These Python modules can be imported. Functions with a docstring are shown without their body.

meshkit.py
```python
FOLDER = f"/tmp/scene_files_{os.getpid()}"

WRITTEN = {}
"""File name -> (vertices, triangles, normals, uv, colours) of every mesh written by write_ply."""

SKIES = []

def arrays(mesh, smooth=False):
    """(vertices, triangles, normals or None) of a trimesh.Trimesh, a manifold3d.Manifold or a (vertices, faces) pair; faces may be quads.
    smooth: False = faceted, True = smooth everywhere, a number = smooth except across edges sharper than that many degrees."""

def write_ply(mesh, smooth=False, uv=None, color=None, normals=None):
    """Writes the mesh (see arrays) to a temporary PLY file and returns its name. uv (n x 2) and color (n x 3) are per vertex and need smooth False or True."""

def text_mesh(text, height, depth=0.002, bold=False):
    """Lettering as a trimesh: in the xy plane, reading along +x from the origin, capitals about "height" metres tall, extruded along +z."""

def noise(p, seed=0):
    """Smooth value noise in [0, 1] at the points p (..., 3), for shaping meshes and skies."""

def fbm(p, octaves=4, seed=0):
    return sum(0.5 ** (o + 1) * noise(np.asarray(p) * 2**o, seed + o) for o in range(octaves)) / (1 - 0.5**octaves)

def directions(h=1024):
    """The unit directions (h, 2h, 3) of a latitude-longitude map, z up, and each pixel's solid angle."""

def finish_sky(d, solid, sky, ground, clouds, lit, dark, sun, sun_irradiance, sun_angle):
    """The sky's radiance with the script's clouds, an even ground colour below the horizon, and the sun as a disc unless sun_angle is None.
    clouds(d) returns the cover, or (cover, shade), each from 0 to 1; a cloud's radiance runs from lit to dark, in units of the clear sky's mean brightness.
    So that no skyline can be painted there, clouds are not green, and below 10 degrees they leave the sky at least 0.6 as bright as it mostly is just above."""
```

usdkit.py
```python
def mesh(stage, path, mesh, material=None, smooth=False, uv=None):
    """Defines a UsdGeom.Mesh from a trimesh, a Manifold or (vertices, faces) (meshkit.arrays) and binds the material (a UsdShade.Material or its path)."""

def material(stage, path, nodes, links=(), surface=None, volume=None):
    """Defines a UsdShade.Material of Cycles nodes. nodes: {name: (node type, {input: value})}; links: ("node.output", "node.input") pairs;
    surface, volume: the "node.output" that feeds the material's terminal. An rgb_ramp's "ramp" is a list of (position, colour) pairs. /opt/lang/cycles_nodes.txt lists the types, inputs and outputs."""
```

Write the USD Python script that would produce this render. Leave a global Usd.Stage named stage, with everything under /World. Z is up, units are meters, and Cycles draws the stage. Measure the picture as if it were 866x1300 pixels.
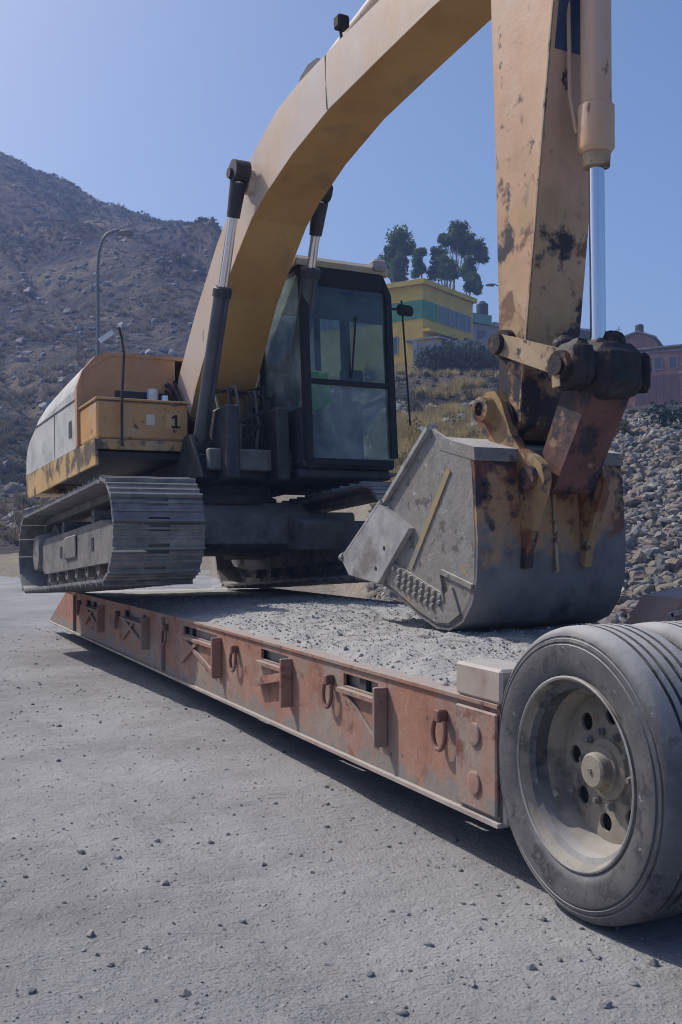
import math, random
import numpy as np, trimesh
import usdkit, meshkit
from shapely.geometry import Polygon, Point, box as sbox
from pxr import Usd, UsdGeom, UsdLux, UsdShade, Gf, Vt, Sdf

random.seed(7)
rng = np.random.default_rng(7)
stage = Usd.Stage.CreateInMemory()
UsdGeom.SetStageUpAxis(stage, 'Z')
UsdGeom.SetStageMetersPerUnit(stage, 1.0)
UsdGeom.Xform.Define(stage, '/World')
UsdGeom.Scope.Define(stage, '/World/Looks')

# ------------------------------------------------------------------ camera, sky, sun, exposure
FPX, YAW, PITCH, EYE = 1350.0, math.radians(24), math.atan(25 / 1350), np.array([0, 0, 1.4])
EXPOSURE = 0.22
SUN_AZ, SUN_EL, SUN_I, SKY_I = math.radians(-33), math.radians(46), 0.95, 0.112
FW = np.array([math.sin(YAW) * math.cos(PITCH), math.cos(YAW) * math.cos(PITCH), math.sin(PITCH)])
RT = np.array([math.cos(YAW), -math.sin(YAW), 0.0]); UP = np.cross(RT, FW)
cam = UsdGeom.Camera.Define(stage, '/World/camera')
cam.CreateHorizontalApertureAttr(24.0)
cam.CreateVerticalApertureAttr(36.0)
cam.CreateFocalLengthAttr(24.0 * FPX / 866)
cam.CreateFStopAttr(0.0)
cam.CreateExposureAttr(EXPOSURE)
cam.CreateClippingRangeAttr(Gf.Vec2f(0.05, 5000))
mm = Gf.Matrix4d(*RT, 0, *UP, 0, *(-FW), 0, *EYE, 1)
UsdGeom.Xformable(cam).AddTransformOp().Set(mm)

dome = UsdLux.DomeLight.Define(stage, '/World/sky')
dome.GetPrim().SetCustomDataByKey('kind', 'structure')
dome.GetPrim().SetCustomDataByKey('label', 'clear pale blue sky above the hills')
SKYM = usdkit.material(stage, '/World/Looks/sky_light', {
    's': ('sky_texture', {'sky_type': 'single_scattering', 'sun_disc': False, 'sun_elevation': SUN_EL, 'sun_rotation': SUN_AZ,
                          'altitude': 1200.0, 'air_density': 1.0, 'aerosol_density': 8.0, 'ozone_density': 2.5}),
    'h': ('hsv', {'saturation': 1.25}), 'b': ('background_shader', {'strength': SKY_I})}, [('s.color', 'h.color'), ('h.color', 'b.color')], surface='b.background')
UsdShade.MaterialBindingAPI.Apply(dome.GetPrim()).Bind(SKYM)
sun = UsdLux.DistantLight.Define(stage, '/World/sun')
sun.CreateIntensityAttr(SUN_I); sun.CreateNormalizeAttr(True); sun.CreateAngleAttr(0.53)
sun.CreateColorAttr(Gf.Vec3f(1.0, 0.96, 0.90))
sd = np.array([math.sin(SUN_AZ) * math.cos(SUN_EL), math.cos(SUN_AZ) * math.cos(SUN_EL), math.sin(SUN_EL)])
sx = np.cross([0, 0, 1], sd); sx /= np.linalg.norm(sx); sy = np.cross(sd, sx)
UsdGeom.Xformable(sun).AddTransformOp().Set(Gf.Matrix4d(*sx, 0, *sy, 0, *sd, 0, 0, 0, 50, 1))

# ------------------------------------------------------------------ materials
_looks = {}
def pat(name, cols, scale=6.0, rough=0.6, metal=0.0, dirt=None, dust=None, bump=None, detail=6, nrough=0.62, stretch=None, spec=0.4, zmask=None):
    """cols: ramp of the base noise; dirt: list of (colour, noise scale, low, high); dust: (colour, amount) on upward faces; bump: list of (scale, distance)."""
    if name in _looks: return _looks[name]
    nodes = {'g': ('geometry', {}), 'n': ('noise_texture', {'scale': scale, 'detail': detail, 'roughness': nrough}),
             'r': ('rgb_ramp', {'ramp': cols}), 'p': ('principled_bsdf', {'roughness': rough, 'metallic': metal, 'specular_ior_level': spec})}
    links = []
    src = 'g.position'
    if stretch:
        nodes['map'] = ('mapping', {'scale': stretch}); links.append(('g.position', 'map.vector')); src = 'map.vector'
    links += [(src, 'n.vector'), ('n.fac', 'r.fac')]
    out = 'r.color'
    for i, (c, sc, lo, hi) in enumerate(dirt or []):
        nodes[f'dn{i}'] = ('noise_texture', {'scale': sc, 'detail': 5.0, 'roughness': 0.65, 'w': 1.0})
        nodes[f'dm{i}'] = ('map_range', {'from_min': lo, 'from_max': hi, 'clamp': True})
        nodes[f'dx{i}'] = ('mix', {'mix_type': 'mix', 'color2': c})
        nodes[f'do{i}'] = ('mapping', {'location': (3.1 * i + 1.7, 5.3 * i, 2.9 * i)})
        links += [(src, f'do{i}.vector'), (f'do{i}.vector', f'dn{i}.vector'), (f'dn{i}.fac', f'dm{i}.value'), (f'dm{i}.result', f'dx{i}.fac'), (out, f'dx{i}.color1')]
        out = f'dx{i}.color'
    for i, (c, za, zb, sc, amt, lo, hi) in enumerate(zmask or []):      # wear that runs out between two heights, broken up by noise
        nodes[f'zs{i}'] = ('separate_xyz', {}); nodes[f'zn{i}'] = ('noise_texture', {'scale': sc, 'detail': 6.0, 'roughness': 0.65})
        nodes[f'zr{i}'] = ('map_range', {'from_min': za, 'from_max': zb, 'to_min': lo, 'to_max': hi, 'clamp': True})
        nodes[f'za{i}'] = ('math', {'math_type': 'multiply_add', 'value2': amt, 'value3': -amt * 0.5})
        nodes[f'zm{i}'] = ('math', {'math_type': 'add', 'use_clamp': True}); nodes[f'zx{i}'] = ('mix', {'mix_type': 'mix', 'color2': c})
        links += [('g.position', f'zs{i}.vector'), (f'zs{i}.z', f'zr{i}.value'), ('g.position', f'zn{i}.vector'), (f'zn{i}.fac', f'za{i}.value1'),
                  (f'zr{i}.result', f'zm{i}.value1'), (f'za{i}.value', f'zm{i}.value2'), (f'zm{i}.value', f'zx{i}.fac'), (out, f'zx{i}.color1')]
        out = f'zx{i}.color'
    if dust:
        nodes['sep'] = ('separate_xyz', {}); nodes['um'] = ('map_range', {'from_min': 0.25, 'from_max': 0.95, 'to_max': dust[1], 'clamp': True})
        nodes['un'] = ('noise_texture', {'scale': 9.0, 'detail': 4.0}); nodes['ua'] = ('math', {'math_type': 'multiply_add', 'value2': 0.7, 'value3': 0.6})
        nodes['ub'] = ('math', {'math_type': 'multiply', 'use_clamp': True}); nodes['ux'] = ('mix', {'mix_type': 'mix', 'color2': dust[0]})
        links += [('g.normal', 'sep.vector'), ('sep.z', 'um.value'), ('g.position', 'un.vector'), ('un.fac', 'ua.value1'), ('um.result', 'ub.value1'),
                  ('ua.value', 'ub.value2'), ('ub.value', 'ux.fac'), (out, 'ux.color1')]
        out = 'ux.color'
    links.append((out, 'p.base_color'))
    if bump:
        prev = None
        for i, (sc, dist) in enumerate(bump):
            nodes[f'bn{i}'] = ('noise_texture', {'scale': sc, 'detail': 5.0, 'roughness': 0.6})
            nodes[f'bb{i}'] = ('bump', {'strength': 1.0, 'distance': dist})
            links += [('g.position', f'bn{i}.vector'), (f'bn{i}.fac', f'bb{i}.height')]
            if prev: links.append((prev, f'bb{i}.normal'))
            prev = f'bb{i}.normal'
        links.append((prev, 'p.normal'))
    _looks[name] = usdkit.material(stage, '/World/Looks/' + name, nodes, links, surface='p.BSDF')
    return _looks[name]

DUST = (0.36, 0.34, 0.32)
M = {}
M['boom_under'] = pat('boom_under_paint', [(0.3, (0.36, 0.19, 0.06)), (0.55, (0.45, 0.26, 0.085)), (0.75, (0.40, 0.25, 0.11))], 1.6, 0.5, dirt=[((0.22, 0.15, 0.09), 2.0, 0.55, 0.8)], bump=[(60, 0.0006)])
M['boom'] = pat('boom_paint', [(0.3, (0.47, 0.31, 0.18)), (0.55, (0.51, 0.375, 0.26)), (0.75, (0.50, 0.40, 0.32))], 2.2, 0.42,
                dirt=[((0.47, 0.42, 0.39), 1.4, 0.36, 0.68), ((0.24, 0.15, 0.09), 9.0, 0.665, 0.69), ((0.12, 0.09, 0.07), 21.0, 0.70, 0.72)], bump=[(60, 0.0006), (3, 0.006)], stretch=(1, 1, 0.6))
M['stick'] = pat('stick_paint', [(0.3, (0.40, 0.215, 0.115)), (0.5, (0.47, 0.28, 0.165)), (0.75, (0.49, 0.33, 0.225))], 1.8, 0.5,
                 dirt=[((0.43, 0.34, 0.28), 1.6, 0.42, 0.8), ((0.04, 0.03, 0.034), 3.8, 0.63, 0.655), ((0.20, 0.10, 0.06), 11.0, 0.66, 0.70)], bump=[(50, 0.0008), (6, 0.004)], stretch=(1, 1, 0.55),
                 zmask=[((0.36, 0.235, 0.12), 4.6, 2.6, 2.5, 5, -1.6, 1.4), ((0.16, 0.08, 0.045), 4.2, 2.0, 4.2, 13, -2.6, 0.9), ((0.024, 0.019, 0.023), 4.6, 1.9, 2.9, 16, -2.9, 0.9)])
M['dark_blue'] = pat('dark_blue', [(0.3, (0.03, 0.045, 0.09)), (0.7, (0.05, 0.07, 0.13))], 5, 0.45)  # even dark blue for the plate on the stick front
M['yellow'] = pat('body_yellow', [(0.3, (0.42, 0.215, 0.075)), (0.55, (0.50, 0.275, 0.10)), (0.75, (0.46, 0.30, 0.15))], 2.6, 0.5,
                  dirt=[(DUST, 2.0, 0.52, 0.8), ((0.14, 0.075, 0.045), 8.0, 0.64, 0.665), ((0.30, 0.20, 0.10), 17, 0.62, 0.66)], bump=[(70, 0.0005), (4, 0.008)], dust=(DUST, 0.7))
M['hood'] = pat('hood_orange', [(0.3, (0.37, 0.195, 0.095)), (0.6, (0.44, 0.245, 0.125)), (0.8, (0.42, 0.28, 0.17))], 2.6, 0.55,
                dirt=[(DUST, 2.5, 0.55, 0.9)], dust=(DUST, 0.75), bump=[(50, 0.0006)])
M['skirt'] = pat('skirt_yellow', [(0.3, (0.42, 0.26, 0.10)), (0.6, (0.50, 0.345, 0.15)), (0.8, (0.45, 0.35, 0.21))], 3.0, 0.5,
                 dirt=[((0.10, 0.075, 0.055), 3.0, 0.52, 0.6), (DUST, 2.5, 0.6, 0.85)], dust=(DUST, 0.8))
M['pale'] = pat('pale_panel', [(0.3, (0.42, 0.42, 0.40)), (0.7, (0.56, 0.55, 0.52))], 3.0, 0.4, dirt=[((0.24, 0.27, 0.25), 2.5, 0.5, 0.7)], dust=((0.62, 0.60, 0.57), 0.8))
M['dark'] = pat('dark_steel', [(0.3, (0.022, 0.022, 0.026)), (0.7, (0.045, 0.043, 0.044))], 6, 0.6, dirt=[((0.10, 0.095, 0.09), 4, 0.55, 0.85)], dust=((0.20, 0.19, 0.18), 0.6))
M['grime'] = pat('dusty_undercarriage', [(0.3, (0.10, 0.095, 0.09)), (0.7, (0.19, 0.18, 0.17))], 5, 0.75, dirt=[((0.055, 0.05, 0.05), 5, 0.55, 0.7)], dust=(DUST, 0.8), bump=[(30, 0.002)])
M['shoe'] = pat('track_steel', [(0.3, (0.10, 0.098, 0.10)), (0.55, (0.17, 0.165, 0.165)), (0.75, (0.24, 0.235, 0.23))], 7, 0.5, metal=0.25, dirt=[((0.30, 0.28, 0.26), 3.0, 0.5, 0.8)], dust=((0.42, 0.40, 0.38), 0.8), bump=[(35, 0.003)])
M['bucket'] = pat('bucket_steel', [(0.3, (0.125, 0.12, 0.115)), (0.5, (0.185, 0.178, 0.17)), (0.7, (0.245, 0.235, 0.22))], 9, 0.6, metal=0.05, detail=10, nrough=0.7,
                  dirt=[((0.20, 0.175, 0.145), 1.6, 0.46, 0.7), ((0.09, 0.082, 0.08), 9, 0.56, 0.62), ((0.33, 0.20, 0.075), 2.4, 0.64, 0.68), ((0.36, 0.34, 0.31), 16, 0.64, 0.68)], dust=((0.5, 0.48, 0.45), 0.7), bump=[(9, 0.006), (30, 0.004), (90, 0.0015)])
M['bucket_lit'] = pat('bucket_lit', [(0.3, (0.20, 0.195, 0.19)), (0.5, (0.29, 0.285, 0.275)), (0.7, (0.36, 0.35, 0.335))], 7, 0.5, metal=0.05, detail=9, dirt=[((0.17, 0.155, 0.14), 3, 0.55, 0.66), ((0.30, 0.20, 0.10), 4, 0.66, 0.70)], bump=[(25, 0.004)])  # paler bucket steel, sun highlight on cutter and edges put into the colour
M['bucket_back'] = pat('bucket_back', [(0.3, (0.085, 0.082, 0.088)), (0.5, (0.14, 0.135, 0.138)), (0.72, (0.19, 0.175, 0.165))], 3.0, 0.6, metal=0.1,
                       dirt=[((0.05, 0.045, 0.055), 3, 0.55, 0.7)], bump=[(20, 0.004), (70, 0.0015)], stretch=(1, 1, 0.5),
                       zmask=[((0.34, 0.20, 0.10), 1.05, 1.55, 3.0, 7, -1.8, 2.2), ((0.15, 0.055, 0.036), 0.9, 1.75, 4.0, 12, -3.0, 1.0), ((0.03, 0.024, 0.03), 0.9, 1.8, 3.4, 14, -3.4, 0.4)])
M['faded_strip'] = pat('faded_strip', [(0.35, (0.20, 0.185, 0.165)), (0.5, (0.25, 0.20, 0.12)), (0.7, (0.30, 0.215, 0.09))], 6, 0.65, detail=8)
M['rust_yellow'] = pat('rusty_yellow', [(0.3, (0.20, 0.12, 0.06)), (0.5, (0.29, 0.19, 0.085)), (0.75, (0.27, 0.21, 0.13))], 3.5, 0.65,
                       dirt=[((0.16, 0.062, 0.034), 4.0, 0.49, 0.56), ((0.035, 0.026, 0.026), 6.0, 0.55, 0.60), ((0.30, 0.26, 0.21), 2.0, 0.6, 0.7)], bump=[(30, 0.003), (8, 0.005)])
M['greasy'] = pat('greasy_link', [(0.3, (0.012, 0.011, 0.014)), (0.6, (0.028, 0.023, 0.026)), (0.8, (0.07, 0.042, 0.035))], 5.0, 0.6, dirt=[((0.13, 0.065, 0.045), 4.5, 0.62, 0.68)], bump=[(22, 0.006), (70, 0.002)], spec=0.25)
M['rust_red'] = pat('rust_red_link', [(0.3, (0.075, 0.036, 0.03)), (0.6, (0.15, 0.068, 0.05)), (0.8, (0.20, 0.10, 0.07))], 4.0, 0.7, dirt=[((0.025, 0.02, 0.024), 3.6, 0.48, 0.56), ((0.22, 0.15, 0.10), 7, 0.62, 0.68)], bump=[(22, 0.005)])
M['beige'] = pat('worn_beige_steel', [(0.3, (0.27, 0.185, 0.105)), (0.7, (0.38, 0.28, 0.175))], 5.0, 0.6, dirt=[((0.12, 0.07, 0.045), 5, 0.54, 0.62), ((0.04, 0.03, 0.03), 9, 0.58, 0.64)], bump=[(40, 0.002)])
M['chrome'] = pat('chrome', [(0.0, (0.62, 0.63, 0.66)), (1.0, (0.70, 0.71, 0.74))], 3, 0.09, metal=1.0)
M['cyl'] = pat('cylinder_grey', [(0.3, (0.045, 0.05, 0.058)), (0.7, (0.085, 0.09, 0.10))], 4, 0.45, dirt=[((0.17, 0.15, 0.13), 3, 0.6, 0.9)])
M['rubber_hose'] = pat('hose_rubber', [(0, (0.018, 0.018, 0.02)), (1, (0.04, 0.04, 0.042))], 10, 0.55)
M['tyre'] = pat('dusty_tyre', [(0.3, (0.060, 0.060, 0.064)), (0.55, (0.095, 0.094, 0.096)), (0.75, (0.145, 0.142, 0.14))], 5.0, 0.85, detail=9,
                dirt=[((0.045, 0.045, 0.05), 8, 0.54, 0.62), ((0.22, 0.212, 0.20), 3.4, 0.58, 0.72), ((0.26, 0.25, 0.24), 24, 0.66, 0.70)], dust=((0.40, 0.39, 0.38), 0.95), bump=[(12, 0.003), (45, 0.002), (140, 0.0008)], spec=0.2)
M['rim'] = pat('dusty_rim', [(0.3, (0.16, 0.14, 0.11)), (0.55, (0.245, 0.215, 0.17)), (0.75, (0.31, 0.28, 0.235))], 4.5, 0.7, detail=9,
               dirt=[((0.085, 0.075, 0.07), 4, 0.53, 0.64), ((0.17, 0.105, 0.06), 6, 0.6, 0.66), ((0.34, 0.32, 0.29), 14, 0.64, 0.70)], dust=((0.34, 0.32, 0.29), 0.7), bump=[(14, 0.003), (50, 0.0015)], spec=0.25)
M['rim_edge'] = pat('worn_rim_edge', [(0.3, (0.16, 0.15, 0.14)), (0.7, (0.36, 0.35, 0.32))], 7, 0.5, metal=0.3)
M['trailer'] = pat('trailer_red', [(0.28, (0.20, 0.09, 0.062)), (0.5, (0.285, 0.145, 0.10)), (0.72, (0.32, 0.195, 0.15))], 2.6, 0.7, detail=10, nrough=0.7,
                   dirt=[((0.25, 0.205, 0.17), 1.7, 0.46, 0.66), ((0.15, 0.065, 0.045), 5, 0.58, 0.68), ((0.10, 0.075, 0.065), 13, 0.64, 0.68), ((0.34, 0.24, 0.19), 22, 0.64, 0.68)], dust=((0.36, 0.32, 0.29), 0.85), bump=[(2.2, 0.02), (12, 0.004), (50, 0.0015)],
                   zmask=[((0.20, 0.175, 0.155), 0.46, 0.2, 4.0, 8, -2.4, 1.6)], spec=0.2)
M['trailer_low'] = pat('trailer_flange', [(0.3, (0.24, 0.19, 0.16)), (0.7, (0.36, 0.31, 0.27))], 4, 0.6, dirt=[((0.20, 0.09, 0.065), 3, 0.55, 0.7)], dust=((0.42, 0.39, 0.36), 0.8))
M['ring'] = pat('rusty_ring', [(0.3, (0.105, 0.045, 0.036)), (0.7, (0.19, 0.085, 0.065))], 8, 0.7, dirt=[((0.22, 0.17, 0.14), 6, 0.5, 0.7)])
M['black'] = pat('black_cavity', [(0, (0.012, 0.012, 0.014)), (1, (0.02, 0.02, 0.022))], 5, 0.8)
M['roof_beige'] = pat('roof_beige', [(0.3, (0.30, 0.24, 0.15)), (0.7, (0.42, 0.36, 0.27))], 3, 0.5, dirt=[(DUST, 2, .5, .8)], dust=(DUST, .8))
M['white_paint'] = pat('white_paint', [(0, (0.6, 0.6, 0.6)), (1, (0.72, 0.72, 0.72))], 5, 0.4)
M['sticker'] = pat('pale_sticker', [(0, (0.52, 0.46, 0.38)), (1, (0.62, 0.58, 0.5))], 5, 0.4)
M['faded_yellow'] = pat('faded_yellow', [(0, (0.50, 0.34, 0.14)), (1, (0.54, 0.38, 0.18))], 8, 0.5)
M['seat'] = pat('seat_cloth', [(0, (0.03, 0.032, 0.036)), (1, (0.06, 0.06, 0.065))], 20, 0.8)
M['green_cloth'] = pat('green_cloth', [(0.35, (0.16, 0.50, 0.08)), (0.65, (0.55, 0.85, 0.16))], 9, 0.8)
M['grey_box'] = pat('grey_box', [(0, (0.22, 0.24, 0.26)), (1, (0.3, 0.32, 0.34))], 8, 0.5)
M['ground'] = pat('gravel_ground', [(0.22, (0.185, 0.182, 0.182)), (0.5, (0.265, 0.262, 0.262)), (0.78, (0.345, 0.342, 0.34))], 55, 0.95, detail=12, nrough=0.82,
                  dirt=[((0.325, 0.322, 0.32), 0.5, 0.42, 0.62), ((0.215, 0.21, 0.207), 0.8, 0.5, 0.7), ((0.235, 0.222, 0.205), 2.3, 0.6, 0.74), ((0.16, 0.155, 0.152), 30, 0.68, 0.72), ((0.39, 0.385, 0.38), 44, 0.66, 0.70)],
                  bump=[(5, 0.03), (22, 0.014), (80, 0.008), (240, 0.003)], spec=0.1)
M['deck_gravel'] = pat('deck_gravel', [(0.22, (0.24, 0.232, 0.222)), (0.5, (0.35, 0.342, 0.328)), (0.8, (0.45, 0.44, 0.425))], 60, 0.95, detail=12, nrough=0.8,
                       dirt=[((0.37, 0.36, 0.345), 1.6, 0.45, 0.65), ((0.17, 0.155, 0.14), 5, 0.57, 0.68), ((0.19, 0.18, 0.165), 38, 0.66, 0.71)], bump=[(9, 0.02), (36, 0.012), (110, 0.005)], spec=0.1)
M['hill'] = pat('hill_soil', [(0.25, (0.042, 0.035, 0.033)), (0.5, (0.074, 0.060, 0.052)), (0.75, (0.135, 0.11, 0.09))], 0.16, 0.95, detail=12, nrough=0.72,
                dirt=[((0.17, 0.135, 0.095), 0.05, 0.5, 0.66), ((0.028, 0.028, 0.032), 0.06, 0.5, 0.6), ((0.035, 0.034, 0.036), 0.35, 0.52, 0.68)], bump=[(0.5, 1.0), (2.5, 0.25)], spec=0.1)
M['bank'] = pat('rubble_bank', [(0.25, (0.12, 0.102, 0.085)), (0.5, (0.205, 0.178, 0.145)), (0.78, (0.30, 0.265, 0.215))], 3.5, 0.95, detail=10, nrough=0.75,
                dirt=[((0.25, 0.225, 0.155), 0.35, 0.5, 0.68), ((0.16, 0.13, 0.11), 1.2, 0.6, 0.75)], bump=[(3, 0.12), (14, 0.03)], spec=0.1)
M['stone'] = pat('stone_grey', [(0.25, (0.16, 0.15, 0.145)), (0.5, (0.25, 0.24, 0.228)), (0.78, (0.36, 0.345, 0.325))], 6, 0.9, dirt=[((0.20, 0.155, 0.13), 1.3, 0.56, 0.7)], bump=[(30, 0.01)], spec=0.2)
M['rubble_grey'] = pat('rubble_grey', [(0.25, (0.125, 0.11, 0.092)), (0.5, (0.195, 0.175, 0.148)), (0.78, (0.275, 0.25, 0.21))], 6, 0.9, dirt=[((0.17, 0.14, 0.11), 1.3, 0.52, 0.7)], bump=[(30, 0.01)], spec=0.15)
M['stone_dark'] = pat('stone_dark', [(0.25, (0.11, 0.108, 0.108)), (0.7, (0.20, 0.19, 0.188))], 9, 0.9, bump=[(30, 0.01)], spec=0.2)
M['stone_red'] = pat('stone_red', [(0.25, (0.15, 0.115, 0.10)), (0.7, (0.25, 0.20, 0.17))], 9, 0.9, bump=[(30, 0.01)], spec=0.2)
M['stone_pale'] = pat('stone_pale', [(0.25, (0.26, 0.25, 0.235)), (0.7, (0.38, 0.365, 0.34))], 9, 0.9, bump=[(30, 0.008)], spec=0.2)
M['bark'] = pat('eucalyptus_bark', [(0.3, (0.20, 0.16, 0.12)), (0.7, (0.36, 0.31, 0.25))], 3, 0.9, stretch=(1, 1, 0.3))
M['house_yellow'] = pat('house_yellow', [(0.3, (0.56, 0.38, 0.06)), (0.7, (0.66, 0.47, 0.09))], 0.8, 0.85, dirt=[((0.42, 0.32, 0.14), 0.6, 0.6, 0.85)])
M['house_green'] = pat('house_green', [(0.3, (0.045, 0.20, 0.11)), (0.7, (0.07, 0.27, 0.15))], 0.8, 0.7)
M['roof_green'] = pat('roof_green', [(0.3, (0.10, 0.24, 0.19)), (0.7, (0.15, 0.31, 0.25))], 0.8, 0.6)
M['window'] = pat('dark_window', [(0, (0.035, 0.045, 0.065)), (1, (0.06, 0.07, 0.09))], 0.5, 0.12, spec=0.6)
M['frame_white'] = pat('window_frame', [(0, (0.22, 0.23, 0.24)), (1, (0.3, 0.3, 0.3))], 1, 0.6)
M['concrete'] = pat('grey_concrete', [(0.3, (0.24, 0.235, 0.225)), (0.7, (0.36, 0.35, 0.33))], 1.0, 0.9, dirt=[((0.18, 0.17, 0.15), 0.5, 0.5, 0.8)])
M['wall_dark'] = pat('dark_wall', [(0.3, (0.025, 0.04, 0.03)), (0.7, (0.06, 0.07, 0.05))], 1.2, 0.95, dirt=[((0.15, 0.14, 0.11), 0.5, 0.5, 0.75)])
M['purple_gate'] = pat('gate_brown', [(0.3, (0.12, 0.06, 0.055)), (0.7, (0.18, 0.09, 0.08))], 1.0, 0.6)
M['tin'] = pat('tin_roof', [(0.3, (0.17, 0.19, 0.19)), (0.7, (0.28, 0.29, 0.28))], 1.0, 0.55)
M['tank'] = pat('black_tank', [(0, (0.02, 0.024, 0.03)), (1, (0.035, 0.04, 0.045))], 2, 0.5)
M['lamp_pole'] = pat('lamp_pole', [(0, (0.13, 0.13, 0.14)), (1, (0.2, 0.2, 0.21))], 2, 0.5, metal=0.4)
def brickmat():
    return usdkit.material(stage, '/World/Looks/far_brick', {
        'g': ('geometry', {}), 'm': ('mapping', {'rotation': (math.pi / 2, 0, 0.6)}),
        'b': ('brick_texture', {'scale': 2.0, 'color1': (0.46, 0.17, 0.11), 'color2': (0.56, 0.24, 0.16), 'mortar': (0.36, 0.28, 0.23), 'mortar_size': 0.02}),
        'n': ('noise_texture', {'scale': 0.6, 'detail': 5.0}), 'r': ('rgb_ramp', {'ramp': [(0.4, (0.55, 0.55, 0.55)), (0.7, (1, 1, 1))]}),
        'x': ('mix', {'mix_type': 'multiply', 'fac': 1.0}), 'p': ('principled_bsdf', {'roughness': 0.9})},
        [('g.position', 'm.vector'), ('m.vector', 'b.vector'), ('g.position', 'n.vector'), ('n.fac', 'r.fac'), ('b.color', 'x.color1'), ('r.color', 'x.color2'), ('x.color', 'p.base_color')], surface='p.BSDF')
M['brick'] = brickmat()
def leafmat(name, c1, c2):
    return usdkit.material(stage, '/World/Looks/' + name, {
        'g': ('geometry', {}), 'n': ('noise_texture', {'scale': 0.9, 'detail': 3.0}), 'r': ('rgb_ramp', {'ramp': [(0.35, c1), (0.65, c2)]}),
        'd': ('diffuse_bsdf', {}), 't': ('translucent_bsdf', {}), 'm': ('mix_closure', {'fac': 0.3})},
        [('g.position', 'n.vector'), ('n.fac', 'r.fac'), ('r.color', 'd.color'), ('r.color', 't.color'), ('d.BSDF', 'm.closure1'), ('t.BSDF', 'm.closure2')], surface='m.closure')
M['leaf'] = leafmat('eucalyptus_leaf', (0.035, 0.085, 0.03), (0.12, 0.185, 0.065))
M['scrub'] = leafmat('scrub_leaf', (0.065, 0.065, 0.048), (0.12, 0.11, 0.075))
M['straw'] = leafmat('straw_grass', (0.26, 0.21, 0.10), (0.40, 0.33, 0.17))
M['scrub_green'] = leafmat('hedge_leaf', (0.025, 0.04, 0.028), (0.06, 0.075, 0.045))
M['straw_dull'] = leafmat('dull_straw', (0.13, 0.105, 0.065), (0.22, 0.185, 0.12))
M['scrub_blue'] = leafmat('dark_shrub_leaf', (0.022, 0.045, 0.055), (0.05, 0.08, 0.085))
def glass(name, tint, gloss, film, dustcol=(0.34, 0.38, 0.37)):
    return usdkit.material(stage, '/World/Looks/' + name, {
        'l': ('layer_weight', {'blend': 0.5}), 'w': ('math', {'math_type': 'power', 'value2': 4.0}), 'a': ('math', {'math_type': 'multiply_add', 'value2': 0.7, 'value3': 0.045}),
        't': ('transparent_bsdf', {'color': tint}), 'g': ('glossy_bsdf', {'color': (0.9, 0.95, 0.95), 'roughness': gloss}),
        'd': ('diffuse_bsdf', {}), 'x': ('geometry', {}), 'n': ('noise_texture', {'scale': 2.6, 'detail': 5.0}), 'c': ('rgb_ramp', {'ramp': [(0.4, tuple(x * .25 for x in dustcol)), (0.7, dustcol)]}),
        'm': ('mix_closure', {}), 'k': ('mix_closure', {'fac': film})},
        [('t.BSDF', 'k.closure1'), ('d.BSDF', 'k.closure2'), ('x.position', 'n.vector'), ('n.fac', 'c.fac'), ('c.color', 'd.color'), ('l.facing', 'w.value1'), ('w.value', 'a.value1'), ('a.value', 'm.fac'), ('k.closure', 'm.closure1'), ('g.BSDF', 'm.closure2')], surface='m.closure')
M['glass'] = glass('cab_glass', (0.57, 0.70, 0.71), .03, .11)
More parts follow.
